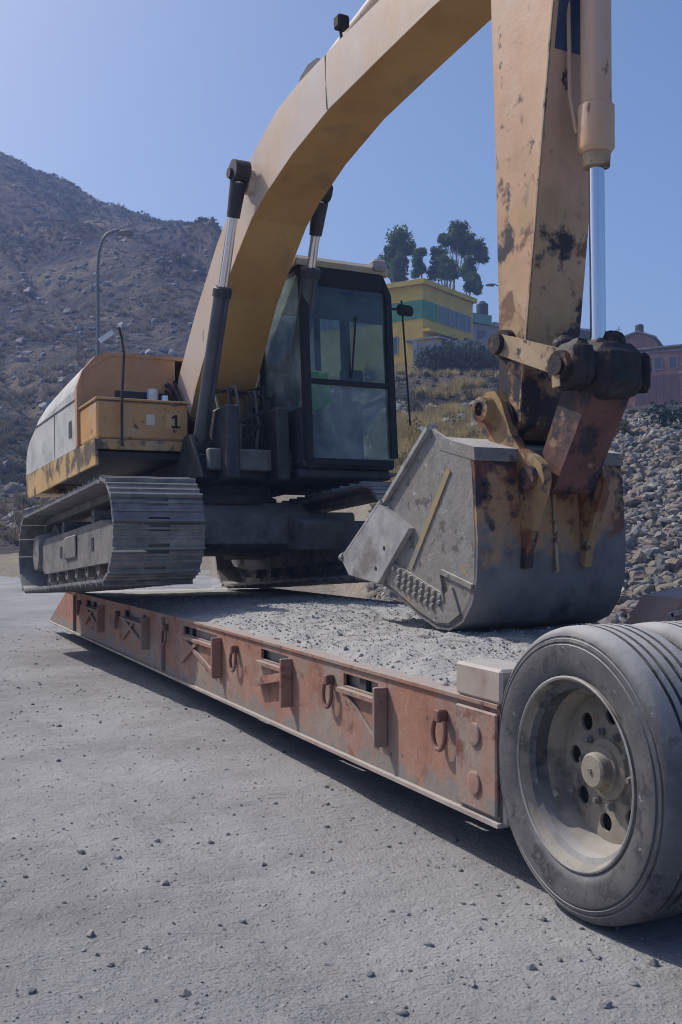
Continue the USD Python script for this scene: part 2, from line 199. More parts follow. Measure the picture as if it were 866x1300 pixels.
M['glass_dusty'] = glass('cab_dusty_glass', (0.52, 0.63, 0.62), .06, .30, (0.46, 0.46, 0.44))
M['glass_side'] = glass('cab_side_glass', (0.60, 0.80, 0.82), .12, .46, (0.55, 0.70, 0.70))

# ------------------------------------------------------------------ mesh helpers
class MB:
    """collects shapes in one frame; xf maps points to the world"""
    def __init__(self): self.v, self.f, self.n = [], [], 0
    def add(self, v, f):
        v = np.asarray(v, float); f = np.asarray(f, int)
        if f.shape[1] == 4: f = np.vstack([f[:, [0, 1, 2]], f[:, [0, 2, 3]]])
        self.v.append(v); self.f.append(f + self.n); self.n += len(v); return self
    def tm(self, m): return self.add(m.vertices, m.faces)
    def box(self, lo, hi, b=0.0):
        lo, hi = np.minimum(lo, hi).astype(float), np.maximum(lo, hi).astype(float)
        if b <= 0:
            return self.tm(trimesh.creation.box(bounds=[lo, hi]))
        b = min(b, 0.45 * (hi - lo).min())
        pts = []
        for sx in (0, 1):
            for sy in (0, 1):
                for sz in (0, 1):
                    c = np.where([sx, sy, sz], hi, lo); s = np.where([sx, sy, sz], -1, 1)
                    for k in range(3):
                        q = c + s * b; q[k] = c[k]; pts.append(q)
        return self.tm(trimesh.convex.convex_hull(np.array(pts)))
    def prism(self, poly, a, b, axis='x', bev=0.0):
        """poly in the two other axes (x: y,z; y: x,z; z: x,y) extruded from a to b"""
        p = poly if isinstance(poly, Polygon) else Polygon(poly)
        if not p.is_valid: p = p.buffer(0)
        m = trimesh.creation.extrude_polygon(p, abs(b - a), engine='earcut')
        v = np.array(m.vertices); a = min(a, b)
        if axis == 'x': w = np.c_[v[:, 2] + a, v[:, 0], v[:, 1]]; f = m.faces
        elif axis == 'y': w = np.c_[v[:, 0], v[:, 2] + a, v[:, 1]]; f = m.faces[:, ::-1]
        else: w = np.c_[v[:, 0], v[:, 1], v[:, 2] + a]; f = m.faces
        return self.add(w, f)
    def bar(self, p, q, w, h, up=(0, 0, 1)):
        """a square bar from p to q"""
        p, q = np.asarray(p, float), np.asarray(q, float); d = q - p; L = np.linalg.norm(d); d /= L
        up = np.asarray(up, float)
        if abs(d @ up) > 0.95: up = np.array([1.0, 0, 0])
        s = np.cross(d, up); s /= np.linalg.norm(s); u = np.cross(s, d)
        v = [c + s * i * w / 2 + u * j * h / 2 for c in (p, q) for i, j in ((-1, -1), (1, -1), (1, 1), (-1, 1))]
        return self.add(v, [[3, 2, 1, 0], [4, 5, 6, 7], [0, 1, 5, 4], [1, 2, 6, 5], [2, 3, 7, 6], [3, 0, 4, 7]])
    def tube(self, path, r, n=10, cap=True):
        path = np.asarray(path, float); r = np.broadcast_to(np.asarray(r, float), len(path))
        t = np.gradient(path, axis=0); t /= np.linalg.norm(t, axis=1, keepdims=True)
        ref = np.array([0, 0, 1.0]) if abs(t[0, 2]) < 0.9 else np.array([1.0, 0, 0])
        v = []
        for k in range(len(path)):
            s = np.cross(t[k], ref); s /= np.linalg.norm(s); u = np.cross(s, t[k])
            ref = u if k else u
            a = np.linspace(0, 2 * np.pi, n, endpoint=False)
            v.append(path[k] + r[k] * (np.cos(a)[:, None] * s + np.sin(a)[:, None] * u))
        v = np.vstack(v); f = []
        for k in range(len(path) - 1):
            for i in range(n):
                j = (i + 1) % n
                f.append([k * n + i, k * n + j, (k + 1) * n + j]); f.append([k * n + i, (k + 1) * n + j, (k + 1) * n + i])
        if cap:
            m = len(v); v = np.vstack([v, path[0], path[-1]])
            for i in range(n):
                j = (i + 1) % n
                f.append([m, j, i]); f.append([m + 1, (len(path) - 1) * n + i, (len(path) - 1) * n + j])
        return self.add(v, [x[::-1] for x in f])
    def cyl(self, p, q, r, n=20): return self.tube([p, q], r, n)
    def lathe(self, prof, c, axis='x', n=48, closed=False):
        """prof: (along, radius) pairs revolved about the axis through c"""
        prof = np.asarray(prof, float); a = np.linspace(0, 2 * np.pi, n, endpoint=False)
        P = []
        for k in range(len(prof)):
            al, r = prof[k]
            if axis == 'x': P.append(np.c_[np.full(n, al), r * np.cos(a), r * np.sin(a)])
            elif axis == 'z': P.append(np.c_[r * np.cos(a), r * np.sin(a), np.full(n, al)])
            else: P.append(np.c_[r * np.sin(a), np.full(n, al), r * np.cos(a)])
        v = np.vstack(P) + np.asarray(c, float); f = []
        m = len(prof)
        for k in range(m if closed else m - 1):
            k2 = (k + 1) % m
            for i in range(n):
                j = (i + 1) % n
                f.append([k * n + i, k * n + j, k2 * n + j]); f.append([k * n + i, k2 * n + j, k2 * n + i])
        return self.add(v, f)
    def arrays(self): return np.vstack(self.v), np.vstack(self.f)

_count = {}
def numbered(parent, name):
    k = (str(parent), name); i = _count.get(k, 0); _count[k] = i + 1
    return f'{parent}/{name}' if i == 0 else f'{parent}/{name}_{i:03d}'

class Thing:
    def __init__(self, name, label, cat, base, group=None, kind=None):
        self.path = numbered('/World', name); self.base = np.asarray(base, float)
        x = UsdGeom.Xform.Define(stage, self.path); x.AddTranslateOp().Set(Gf.Vec3d(*map(float, self.base)))
        self.prim = x.GetPrim(); tag(self.prim, label, cat, group, kind)
    def part(self, name, mb, mat, parent=None, xf=None, smooth=30, label=None, kind=None):
        v, f = mb.arrays() if isinstance(mb, MB) else mb
        if xf is not None: v = xf(v)
        path = numbered(parent or self.path, name)
        m = trimesh.Trimesh(v - self.base, f, process=True)
        trimesh.repair.fix_normals(m) if len(f) < 3000 else None
        usdkit.mesh(stage, path, m, mat, smooth=smooth)
        pr = stage.GetPrimAtPath(path)
        if label: pr.SetCustomDataByKey('label', label)
        if kind: pr.SetCustomDataByKey('kind', kind)
        return path
def tag(prim, label, cat=None, group=None, kind=None):
    for k, v in (('label', label), ('category', cat), ('group', group), ('kind', kind)):
        if v: prim.SetCustomDataByKey(k, v)
def single(name, v, f, mat, label, cat=None, group=None, kind=None, smooth=30, base=None):
    path = numbered('/World', name); v = np.asarray(v, float)
    base = v.mean(0) if base is None else np.asarray(base, float)
    m = usdkit.mesh(stage, path, (v - base, f), mat, smooth=smooth)
    UsdGeom.Xformable(m).AddTranslateOp().Set(Gf.Vec3d(*map(float, base)))
    tag(m.GetPrim(), label, cat, group, kind); return path

def ray(px, py): return FW + RT * (px - 433) / FPX - UP * (py - 650) / FPX
def along(px, v, z=None):
    """a point v metres ahead of the viewpoint on the bearing of picture column px"""
    u = (px - 433) / FPX * v
    return np.array([u * math.cos(YAW) + v * math.sin(YAW), -u * math.sin(YAW) + v * math.cos(YAW), 0 if z is None else z])
def zat(py, v): return 1.4 + (675 - py) / FPX * v
def on_ground(px, py, z=0.0):
    r = ray(px, py); k = (z - EYE[2]) / r[2]; return EYE + k * r

# ------------------------------------------------------------------ terrain: yard, rubble bank, hills
COLS = np.array([-1500, -400, 0, 60, 140, 230, 275, 340, 433, 500, 560, 640, 730, 830, 900, 1300, 2400], float)
VN = np.array([0, 10, 13, 16, 19, 22, 26, 30, 36, 45, 60, 70, 80, 100, 150, 220, 300, 450, 900], float)
def ridge(px): return np.interp(px, [-1500, -400, -150, 0, 60, 140, 230, 275, 340, 433, 500, 560, 640, 866, 1300, 2400],
                                [120, 118, 96, 79, 75, 69.2, 64, 61.7, 52, 40, 32, 27, 25, 25, 30, 30])
def column(px):
    left = [0, 0, 0, 0, 0, 0, 0, 0.05, 0.15, 0.6, 3.4, 6.0, 10, 19, 45]
    mid = [0, 0, 0, 0, 0.05, 0.3, 0.9, 1.5, 2.5, 4.2, 8.0, 10.5, 12.5, 16, 25]
    r1 = [0, 0, 0.1, 0.5, 1.1, 1.8, 2.8, 3.7, 4.8, 6.6, 10.0, 12.2, 14.0, 17, 21]
    r2 = [0, 0, 0.25, 0.8, 1.6, 2.5, 3.7, 4.5, 5.0, 6.2, 8.3, 9.6, 10.8, 13, 17]
    tab = {-1500: left, -400: left, 0: left, 275: left, 340: mid, 433: mid, 500: r1, 640: r1, 730: r2, 2400: r2}
    xs = sorted(tab); return np.array([np.interp(px, xs, [tab[x][k] for x in xs]) for k in range(15)])
_c = np.linspace(-1500, 2400, 400)
_tab = np.array([np.r_[column(p), ridge(p), ridge(p) * 1.02 + 1, ridge(p) * 0.9, 5] for p in _c])
def height(P):
    """terrain height at world points (n x 2), relief included"""
    P = np.asarray(P, float)
    v = P[:, 0] * math.sin(YAW) + P[:, 1] * math.cos(YAW); u = P[:, 0] * math.cos(YAW) - P[:, 1] * math.sin(YAW)
    r = np.hypot(u, v); ang = np.arctan2(u, v)
    px = 433 + FPX * np.tan(np.clip(ang, -0.95, 0.95)); px = np.clip(px, -1499, 2399)
    vv = np.where(np.abs(ang) < 0.95, v, r * math.cos(0.95))
    vv = np.clip(vv, 0, 899)
    ci = (px - _c[0]) / (_c[1] - _c[0]); i0 = np.clip(ci.astype(int), 0, len(_c) - 2); t = ci - i0
    k = np.clip(np.searchsorted(VN, vv, 'right') - 1, 0, len(VN) - 2); s = (vv - VN[k]) / (VN[k + 1] - VN[k])
    h = (1 - t) * ((1 - s) * _tab[i0, k] + s * _tab[i0, k + 1]) + t * ((1 - s) * _tab[i0 + 1, k] + s * _tab[i0 + 1, k + 1])
    back = np.abs(ang) > 1.5
    h = np.where(back, 0, h * np.clip((1.5 - np.abs(ang)) / 0.4, 0, 1))
    q = np.c_[P, np.zeros(len(P))]
    rise = np.clip(h / 1.5, 0, 1)
    h = h + rise * ((meshkit.fbm(q / 9, 4, 3) - .5) * 1.1 * np.clip(vv / 60, .2, 3) + (meshkit.fbm(q / 1.6, 3, 5) - .5) * 0.42 + (meshkit.fbm(q / 30, 3, 9) - .5) * np.clip(vv / 18 - 2, 0, 6) * np.where(px < 420, 1, .25))
    gx_ = np.c_[(u + 0.55 * v) / 16, v / 70, np.zeros(len(P))]      # gullies and low spurs that run slantwise down the big hill
    h = h - (1 - np.abs(2 * meshkit.fbm(gx_, 4, 31) - 1)) ** 3 * 4.5 * np.clip((vv - 60) / 70, 0, 1) * np.where(px < 420, 1, .1) * np.clip((212 - vv) / 60, 0, 1)
    near = (1 - rise)
    h = h + near * ((meshkit.fbm(q / 2.5, 3, 11) - .5) * 0.05 + (meshkit.fbm(q / 0.35, 3, 13) - .5) * 0.022)
    # shallow wheel ruts that run past the trailer
    for x0 in (1.15, 1.35, -0.55):
        h = h - near * 0.018 * np.exp(-((P[:, 0] - x0 - 0.15 * np.sin(P[:, 1] * .35)) / 0.11) ** 2) * (0.5 + meshkit.noise(q * .8, 4))
    return h
def flat_under(P, h):
    m = (P[:, 0] > 2.2) & (P[:, 0] < 5.2) & (P[:, 1] > 2.2) & (P[:, 1] < 15.5)
    return np.where(m, np.minimum(h, 0.012), h)

angs = np.unique(np.r_[np.arange(-180, -24, 3.0), np.arange(-24, 24, 0.11), np.arange(24, 180, 3.0)])
rads = [0.35]
while rads[-1] < 330: rads.append(rads[-1] * (1.03 if rads[-1] < 2.6 else 1.0095 if rads[-1] < 8 else 1.014 if rads[-1] < 40 else 1.016))
rads = np.array(rads)
A, Rr = np.meshgrid(np.radians(angs) + 0.0, rads)
PX, PY = Rr * np.sin(A + YAW), Rr * np.cos(A + YAW)
PP = np.c_[PX.ravel(), PY.ravel()]
HH = flat_under(PP, height(PP))
V = np.c_[PP, HH]
na, nr = len(angs), len(rads)
I, J = np.meshgrid(np.arange(nr - 1), np.arange(na), indexing='ij'); J2 = (J + 1) % na
Q = np.stack([I * na + J, I * na + J2, (I + 1) * na + J2, (I + 1) * na + J], -1).reshape(-1, 4)
fc = V[Q].mean(1)
fv = fc[:, 0] * math.sin(YAW) + fc[:, 1] * math.cos(YAW); fu = fc[:, 0] * math.cos(YAW) - fc[:, 1] * math.sin(YAW)
base_h = HH[Q].mean(1)
wob = (meshkit.fbm(np.c_[fc[:, :2] / 3, np.zeros(len(fc))], 3, 21) - .5) * 6
is_hill = (fv > 44 + wob * 1.5) & (base_h > 0.25)
is_bank = (base_h > 0.10 + wob * 0.02) & ~is_hill & (fv > 9)
def ground_mesh(name, mask, mat, label, extra=None):
    q = Q[mask]
    ids, inv = np.unique(q, return_inverse=True); q2 = inv.reshape(q.shape)
    f = np.vstack([q2[:, [0, 2, 1]], q2[:, [0, 3, 2]]])
    if extra is not None:      # the fan under the viewpoint closes the sheet
        f = np.vstack([f, [[len(ids), (k + 1) % na, k] for k in range(na)]]); ids = np.r_[ids, len(V) - 1]
    single(name, V[ids], f, mat, label, kind='structure', smooth=True, base=(0, 0, 0))
gm = ~is_hill & ~is_bank
V = np.vstack([V, [[0, 0, 0.0]]])
ground_mesh('ground', gm, M['ground'], 'grey gravel yard in front of the trailer', True)
ground_mesh('embankment', is_bank, M['bank'], 'stony rubble bank behind the trailer')
ground_mesh('hill', is_hill, M['hill'], 'rocky dry hillside with sparse scrub')

# ------------------------------------------------------------------ stones, scrub
def rock(seed, r, flat=0.7, sub=1):
    g = np.random.default_rng(seed); m = trimesh.creation.icosphere(sub, 1.0); v = np.array(m.vertices)
    for _ in range(9):
        n = g.normal(size=3); n /= np.linalg.norm(n); d = g.uniform(0.55, 0.9); s = v @ n - d
        v = v - np.outer(np.clip(s, 0, None), n)
    v *= np.array([g.uniform(.8, 1.25), g.uniform(.7, 1.1), flat * g.uniform(.8, 1.1)]); v *= 1 + 0.1 * g.normal(size=(len(v), 1))
    a = g.uniform(0, 6.28); c, s = math.cos(a), math.sin(a)
    return v @ np.array([[c, s, 0], [-s, c, 0], [0, 0, 1]]) * r, np.array(m.faces)
def instancer(name, protos, mats, pos, scale, label, cat=None, tilt=0.5, mk='stuff'):
    path = numbered('/World', name); pi = UsdGeom.PointInstancer.Define(stage, path)
    tag(pi.GetPrim(), label, cat, None, mk)
    ps = []
    for i, (v, f) in enumerate(protos):
        p = f'{path}/piece' if i == 0 else f'{path}/piece_{i:03d}'
        usdkit.mesh(stage, p, (v, f), mats[i % len(mats)]); ps.append(p)
    pi.CreatePrototypesRel().SetTargets(ps)
    n = len(pos); g = np.random.default_rng(len(pos))
    pi.CreateProtoIndicesAttr(Vt.IntArray.FromNumpy(g.integers(0, len(ps), n).astype(np.int32)))
    pi.CreatePositionsAttr(Vt.Vec3fArray.FromNumpy(np.asarray(pos, np.float32)))
    a = g.uniform(0, np.pi, n); ax = g.normal(size=(n, 3)) * tilt; ax[:, 2] = 1; ax /= np.linalg.norm(ax, axis=1, keepdims=True)
    q = [Gf.Quath(float(math.cos(t)), *(float(x) for x in e * math.sin(t))) for t, e in zip(a, ax)]
    pi.CreateOrientationsAttr(Vt.QuathArray(q))
    sc = np.asarray(scale, np.float32); sc = np.repeat(sc[:, None], 3, 1) if sc.ndim == 1 else sc
    pi.CreateScalesAttr(Vt.Vec3fArray.FromNumpy(sc))
def tuft(seed, blades, h, w, spread=0.5, lean=0.5):
    """a clump of narrow blades"""
    g = np.random.default_rng(seed); v, f = [], []
    for i in range(blades):
        a = g.uniform(0, 6.28); b = np.array([math.cos(a), math.sin(a), 0]); p = b * spread * math.sqrt(g.uniform(0, 1)) * h
        tip = p + b * lean * h * g.uniform(.2, 1) + np.array([0, 0, h * g.uniform(.5, 1)])
        s = np.array([-b[1], b[0], 0]) * w * g.uniform(.6, 1.2)
        k = len(v); v += [p - s, p + s, tip]; f.append([k, k + 1, k + 2])
    return np.array(v), np.array(f)
def bush(seed, n, r, leaf):
    """leafy mound: many small leaf faces through its volume"""
    g = np.random.default_rng(seed); v, f = [], []
    cs = [(g.normal(size=3) * [.45, .45, .2] * r + [0, 0, .45 * r], r * g.uniform(.35, .6)) for _ in range(6)]
    for i in range(n):
        c, cr = cs[g.integers(0, 6)]; d = g.normal(size=3); d /= np.linalg.norm(d)
        p = c + d * cr * g.uniform(.5, 1.0) ** .5; p[2] = max(p[2], .02 * r)
        a, b = g.normal(size=3), g.normal(size=3); a /= np.linalg.norm(a); b -= (a @ b) * a; b /= np.linalg.norm(b)
        k = len(v); v += [p - a * leaf, p + b * leaf * .5, p + a * leaf, p - b * leaf * .5]; f += [[k, k + 1, k + 2], [k, k + 2, k + 3]]
    return np.array(v), np.array(f)
def scatter(n, px0, px1, v0, v1, seed, power=1.0):
    g = np.random.default_rng(seed); px = g.uniform(px0, px1, n); v = v0 + (v1 - v0) * g.uniform(0, 1, n) ** power
    u = (px - 433) / FPX * v
    P = np.c_[u * math.cos(YAW) + v * math.sin(YAW), -u * math.sin(YAW) + v * math.cos(YAW)]
    return np.c_[P, flat_under(P, height(P))], v

# pebbles on the yard
pb = [rock(100 + i, 1.0, .65, 0) for i in range(5)]
pos, vv = scatter(16000, -60, 930, 2.6, 16, 31, 1.4)
keep = ~((pos[:, 0] > 2.5) & (pos[:, 1] > 2.3) & (pos[:, 1] < 15)) & (pos[:, 2] < .2)
sz = np.random.default_rng(5).lognormal(math.log(0.0034), 0.55, len(pos)) * (0.8 + vv / 14)
instancer('pebbles', pb, [M['stone'], M['stone_dark'], M['stone_pale'], M['stone'], M['stone_pale']], pos[keep], np.clip(sz[keep], .002, .018), 'loose pebbles and grit strewn over the gravel yard', 'pebbles')
# larger stones of the yard, one by one
marks = [(675, 1228, .035), (830, 1222, .034), (115, 1190, .032), (103, 1083, .03), (150, 1090, .026), (210, 1125, .026), (235, 1263, .03), (510, 1275, .03), (308, 1166, .024), (268, 1066, .022),
         (710, 1218, .024), (545, 1200, .024), (600, 1248, .024), (690, 1165, .022), (655, 1125, .02), (200, 1065, .024), (140, 1228, .022), (40, 1262, .025), (555, 1100, .02), (770, 1275, .03), (350, 1020, .022),
         (75, 920, .03), (245, 1012, .022), (415, 1021, .026), (700, 1265, .022), (470, 1230, .022), (760, 1215, .02), (615, 1165, .018), (805, 1248, .024), (185, 1205, .018)]
for i, (px, py, r) in enumerate(marks):
    p = on_ground(px, py); p[2] = height(p[None, :2])[0]
    r *= .66; v, f = rock(300 + i, r, .7, 1)
    single('stone', v + p + [0, 0, r * .25], f, M[['stone', 'stone_dark', 'stone', 'stone'][i % 4]], 'small loose stone lying on the grey gravel yard', 'stone', 'loose stones on the yard', smooth=False)
# rubble of the bank
pos, vv = scatter(34000, 470, 980, 12.5, 46, 41, 1.1)
keep = pos[:, 2] > 0.02
sz = np.random.default_rng(6).lognormal(math.log(0.042), 0.62, len(pos)) * (0.75 + vv / 60)
rk = [rock(120 + i, 1.0, .75, 1) for i in range(8)]
instancer('rubble', rk, [M['rubble_grey'], M['stone'], M['stone_dark'], M['rubble_grey'], M['stone_red'], M['rubble_grey'], M['stone_pale'], M['stone_dark']], pos[keep], np.clip(sz[keep], .02, .18), 'loose grey rubble covering the bank behind the trailer', 'rubble')
pos, vv = scatter(150, 770, 900, 13.5, 27, 43)
for i, p in enumerate(pos):
    r = rng.uniform(.09, .19); v, f = rock(500 + i, r, .75, 1)
    single('boulder', v + p + [0, 0, r * .3], f, M[['rubble_grey', 'stone', 'rubble_grey', 'stone_red', 'stone_dark'][i % 5]], 'large stone lying in the rubble bank right of the bucket', 'stone', 'large stones of the rubble bank', smooth=False)
pos, vv = scatter(50, 510, 640, 14, 45, 44)
for i, p in enumerate(pos):
    r = rng.uniform(.14, .34); v, f = rock(700 + i, r, .7, 1)
    single('boulder', v + p + [0, 0, r * .3], f, M[['stone', 'stone_pale', 'stone'][i % 3]], 'large stone on the slope below the yellow house', 'stone', 'large stones of the slope', smooth=False)
# tussocks and scrub
pos, vv = scatter(1500, 470, 700, 24, 78, 51); n3 = meshkit.fbm(np.c_[pos[:, :2] / 5, np.zeros(len(pos))], 3, 2); keep = n3 > .47
instancer('dry_grass', [tuft(i, 60, 1.0, .035) for i in range(4)], [M['straw']], pos[keep], rng.uniform(.25, .6, keep.sum()), 'dry straw coloured tussocks on the slope below the yellow house', 'grass', .1)
pos, vv = scatter(260, 500, 960, 20, 80, 52); uu = pos[:, 0] * math.cos(YAW) - pos[:, 1] * math.sin(YAW); keep = (uu / vv < .19) & ((vv < 62) | (rng.uniform(0, 1, len(vv)) < .4)); pos = pos[keep]
instancer('low_scrub', [bush(i, 160, 1.0, .16) for i in range(4)], [M['scrub']], pos, rng.uniform(.15, .42, len(pos)), 'low grey green scrub on the rubble slope', 'scrub', .1)
pos, vv = scatter(7500, -40, 480, 62, 225, 53); n3 = meshkit.fbm(np.c_[pos[:, :2] / 18, np.zeros(len(pos))], 3, 2); keep = n3 > .44
instancer('hill_scrub', [bush(10 + i, 90, 1.0, .22) for i in range(5)], [M['scrub']], pos[keep], rng.uniform(.15, .5, keep.sum()), 'dark low scrub dotted over the hill on the left', 'scrub', .1)
pos, vv = scatter(3800, -40, 480, 46, 222, 54); n3 = meshkit.fbm(np.c_[pos[:, :2] / 14, np.zeros(len(pos))], 3, 7); keep = n3 > .52
instancer('hill_tussocks', [tuft(20 + i, 40, 1.0, .07) for i in range(4)], [M['straw_dull']], pos[keep], rng.uniform(.3, .8, keep.sum()), 'pale dry tussock grass over the hill on the left', 'grass', .1)
pos, vv = scatter(6500, -40, 480, 48, 222, 55)
instancer('hill_rocks', rk[:6], [M['stone'], M['stone_red'], M['stone_dark'], M['stone_red']], pos, rng.lognormal(math.log(.15), .6, len(pos)).clip(.06, .75), 'grey rocks strewn over the hill on the left', 'rocks')

# ------------------------------------------------------------------ trailer
X0, X1 = 2.33, 4.83
def topz(y): return np.interp(y, [3.6, 8.6, 13.9], [.69, .69, .645])
def botz(y): return np.interp(y, [3.6, 8.6, 15.2], [.235, .205, .165])
tr = Thing('lowbed_trailer', 'faded red lowbed trailer with gravel strewn deck beneath the excavator', 'trailer', (3.58, 9, 0))
ys = [3.66, 5.0, 6.5, 8.0, 9.5, 11, 12.5, 13.85]
web = Polygon([(y, topz(y) - .004) for y in ys] + [(15.15, botz(15.15) + .03), (15.2, botz(15.2))] + [(y, botz(y)) for y in ys[::-1]])
slots = [(11.6, 12.5), (9.6, 10.5), (7.45, 8.35), (6.02, 6.5), (4.78, 5.2)]
for a, b in slots: web = web.difference(Polygon([(a, topz(a) - .11), (b, topz(b) - .11), (b, topz(b) - .045), (a, topz(a) - .045)]))
for side, (xa, xb) in enumerate(((X0, X0 + .018), (X1 - .018, X1))):
    tr.part('side_beam', MB().prism(web, xa, xb), M['trailer'], label='faded red side beam with slots and rings' if side == 0 else None)
for xa, xb in ((X0 - .015, X0 + .10), (X1 - .10, X1 + .015)):
    m = MB()
    for a, b in zip(ys[:-1], ys[1:]):
        m.prism([(a, topz(a) - .004), (b, topz(b) - .004), (b, topz(b) + .012), (a, topz(a) + .012)], xa, xb)
    tr.part('top_flange', m, M['trailer'])
    m = MB(); yb = [3.64] + ys[1:] + [15.2]
    for a, b in zip(yb[:-1], yb[1:]):
        m.prism([(a, botz(a) - .02), (b, botz(b) - .02), (b, botz(b) - .002), (a, botz(a) - .002)], xa - .012, xb)
    tr.part('bottom_flange', m, M['trailer_low'])
m = MB().prism([(y, topz(y) - .012) for y in ys] + [(15.0, .22), (15.0, .205)] + [(y, topz(y) - .035) for y in ys[::-1]], X0 + .02, X1 - .02)
tr.part('deck_plate', m, M['trailer_low'])
for y in np.arange(4.2, 13.8, .8): tr.part('cross_member', MB().box((X0 + .02, y - .04, botz(y) + .03), (X1 - .02, y + .04, topz(y) - .04)), M['dark'])
tr.part('inner_sill', MB().box((X0 + .30, 3.8, .26), (X0 + .36, 13.6, .60)), M['dark'])
tr.part('inner_sill', MB().box((X1 - .36, 3.8, .26), (X1 - .30, 13.6, .60)), M['dark'])
tr.part('front_wall', MB().box((X0 + .004, 3.625, .225), (X1, 3.655, .70), .006), M['trailer_low'])
tr.part('end_plate', MB().box((X0 - .022, 3.66, .25), (X0 - .003, 3.98, .665), .006), M['trailer'])
for y in (3.82,):
    for z in (.56, .36):
        tr.part('boss', MB().lathe([(0, .048), (-.012, .048), (-.016, .040), (-.016, .001)], (X0 - .020, y, z), 'x', 20), M['trailer'])
tr.part('corner_block', MB().box((X0 - .01, 3.64, .704), (X0 + .20, 4.0, .845), .012).box((X0 + .2, 3.63, .704), (X0 + .75, 3.75, .835), .01), M['trailer_low'], label='dusty grey brown corner block standing on the deck')
# outriggers on the near side beam
def rib(y, z0, z1, d=.05): return MB().box((X0 - d, y - .012, z0), (X0 - .001, y + .012, z1), .004)
for k, (a, b) in enumerate(slots):
    t = topz((a + b) / 2)
    tr.part('bracket_bar', MB().bar((X0 - .02, a - .02, t - .13), (X0 - .02, b + .02, t - .13), .036, .022), M['trailer'])
    tr.part('slot_back', MB().box((X0 + .05, a - .05, t - .14), (X0 + .055, b + .05, t - .04)), M['trailer_low'])
    near = a - .10 if k != 3 else a - .06
    tr.part('bracket_plate', rib(near, t - .34, t - .05, .075), M['trailer'])
    tr.part('bracket_plate', MB().box((X0 - .03, near - .012 + .03, t - .33), (X0 - .001, a - .02, t - .06), .004), M['trailer'])
    if k == 3:
        tr.part('brace', MB().bar((X0 - .028, a - .02, t - .16), (X0 - .028, b + .02, t - .26), .05, .05), M['trailer'])
    else:
        tr.part('brace', MB().bar((X0 - .02, b - .05, t - .14), (X0 - .012, a + .02, t - .33), .018, .03), M['trailer'])
        if k < 3: tr.part('brace', MB().bar((X0 - .02, (a + b) / 2, t - .14), (X0 - .012, b, t - .33), .018, .03), M['trailer'])
for y in (8.95, 13.2): tr.part('stiffener', rib(y, botz(y) + .01, topz(y) - .02, .035), M['trailer'])
for y in (12.85, 10.72, 8.84, 6.98, 5.34, 4.10):
    t = topz(y) - .17; a = np.linspace(-.75 * np.pi, .75 * np.pi, 14)
    path = np.c_[np.full(14, X0 - .026) - .012 * np.cos(a * .5), y + .055 * np.sin(a + np.pi), t + .075 * np.cos(a + np.pi)]
    ringp = tr.part('tie_ring', MB().tube(path, .011, 8), M['ring'])
    tr.part('lug', MB().box((X0 - .05, y - .02, t + .045), (X0 - .001, y + .02, t + .10), .006), M['ring'])
# the neck behind the wheels on the far side
m = MB().prism([(4.06, .70), (4.13, .86), (4.25, 1.02), (4.55, 1.065), (4.83, 1.09), (4.83, .70)], 4.75, 5.1, 'y')
tr.part('neck', m, M['trailer'], label='rust red raised neck plate at the front corner of the deck')
tr.part('neck_clip', MB().bar((4.14, 4.735, .93), (4.24, 4.735, .95), .02, .025).bar((4.14, 4.735, .94), (4.165, 4.735, .88), .02, .025), M['trailer_low'])

# gravel lying on the deck
gx = np.arange(X0 + .07, X1 - .07, .035); gy = np.arange(3.95, 13.4, .035)
GX, GY = np.meshgrid(gx, gy); q = np.c_[GX.ravel(), GY.ravel(), np.zeros(GX.size)]
edge = np.clip(np.minimum(GX - X0 - .06, X1 - .06 - GX) / .5, 0, 1) ** .7; endy = np.clip((GY - 3.95) / .3, 0, 1) * np.clip((12.3 - GY) / 4.5, 0, 1)
gz = topz(GY) - .004 + (edge * endy * .075) + ((meshkit.fbm(q / .5, 4, 3) - .42) * .06 * np.clip(endy * edge * 3, .15, 1).ravel() + (meshkit.fbm(q / .11, 2, 8) - .5) * .045 * np.clip(endy.ravel() + .3, 0, 1)).reshape(GX.shape)
# heaped a little where the bucket stands
gz += .03 * np.exp(-(((GX - 3.75) / .9) ** 2 + ((GY - 5.7) / .6) ** 2)) * edge
ny, nx = GX.shape
I, J = np.meshgrid(np.arange(ny - 1), np.arange(nx - 1), indexing='ij')
QQ = np.stack([I * nx + J, I * nx + J + 1, (I + 1) * nx + J + 1, (I + 1) * nx + J], -1).reshape(-1, 4)
GV = np.c_[GX.ravel(), GY.ravel(), gz.ravel()]
single('gravel_layer', GV, np.vstack([QQ[:, [0, 1, 2]], QQ[:, [0, 2, 3]]]), M['deck_gravel'], 'layer of dusty grey gravel spread over the trailer deck', 'gravel', kind='stuff', smooth=True, base=(3.58, 8, .6))
sel = rng.integers(0, len(GV), 9000); sel = sel[GV[sel, 1] < 11]
instancer('deck_stones', pb, [M['stone'], M['stone_pale'], M['stone_pale'], M['stone'], M['stone_pale']], GV[sel] + [0, 0, .004], np.clip(rng.lognormal(math.log(.0055), .5, len(sel)), .003, .017), 'small stones lying loose on the trailer deck', 'stones')

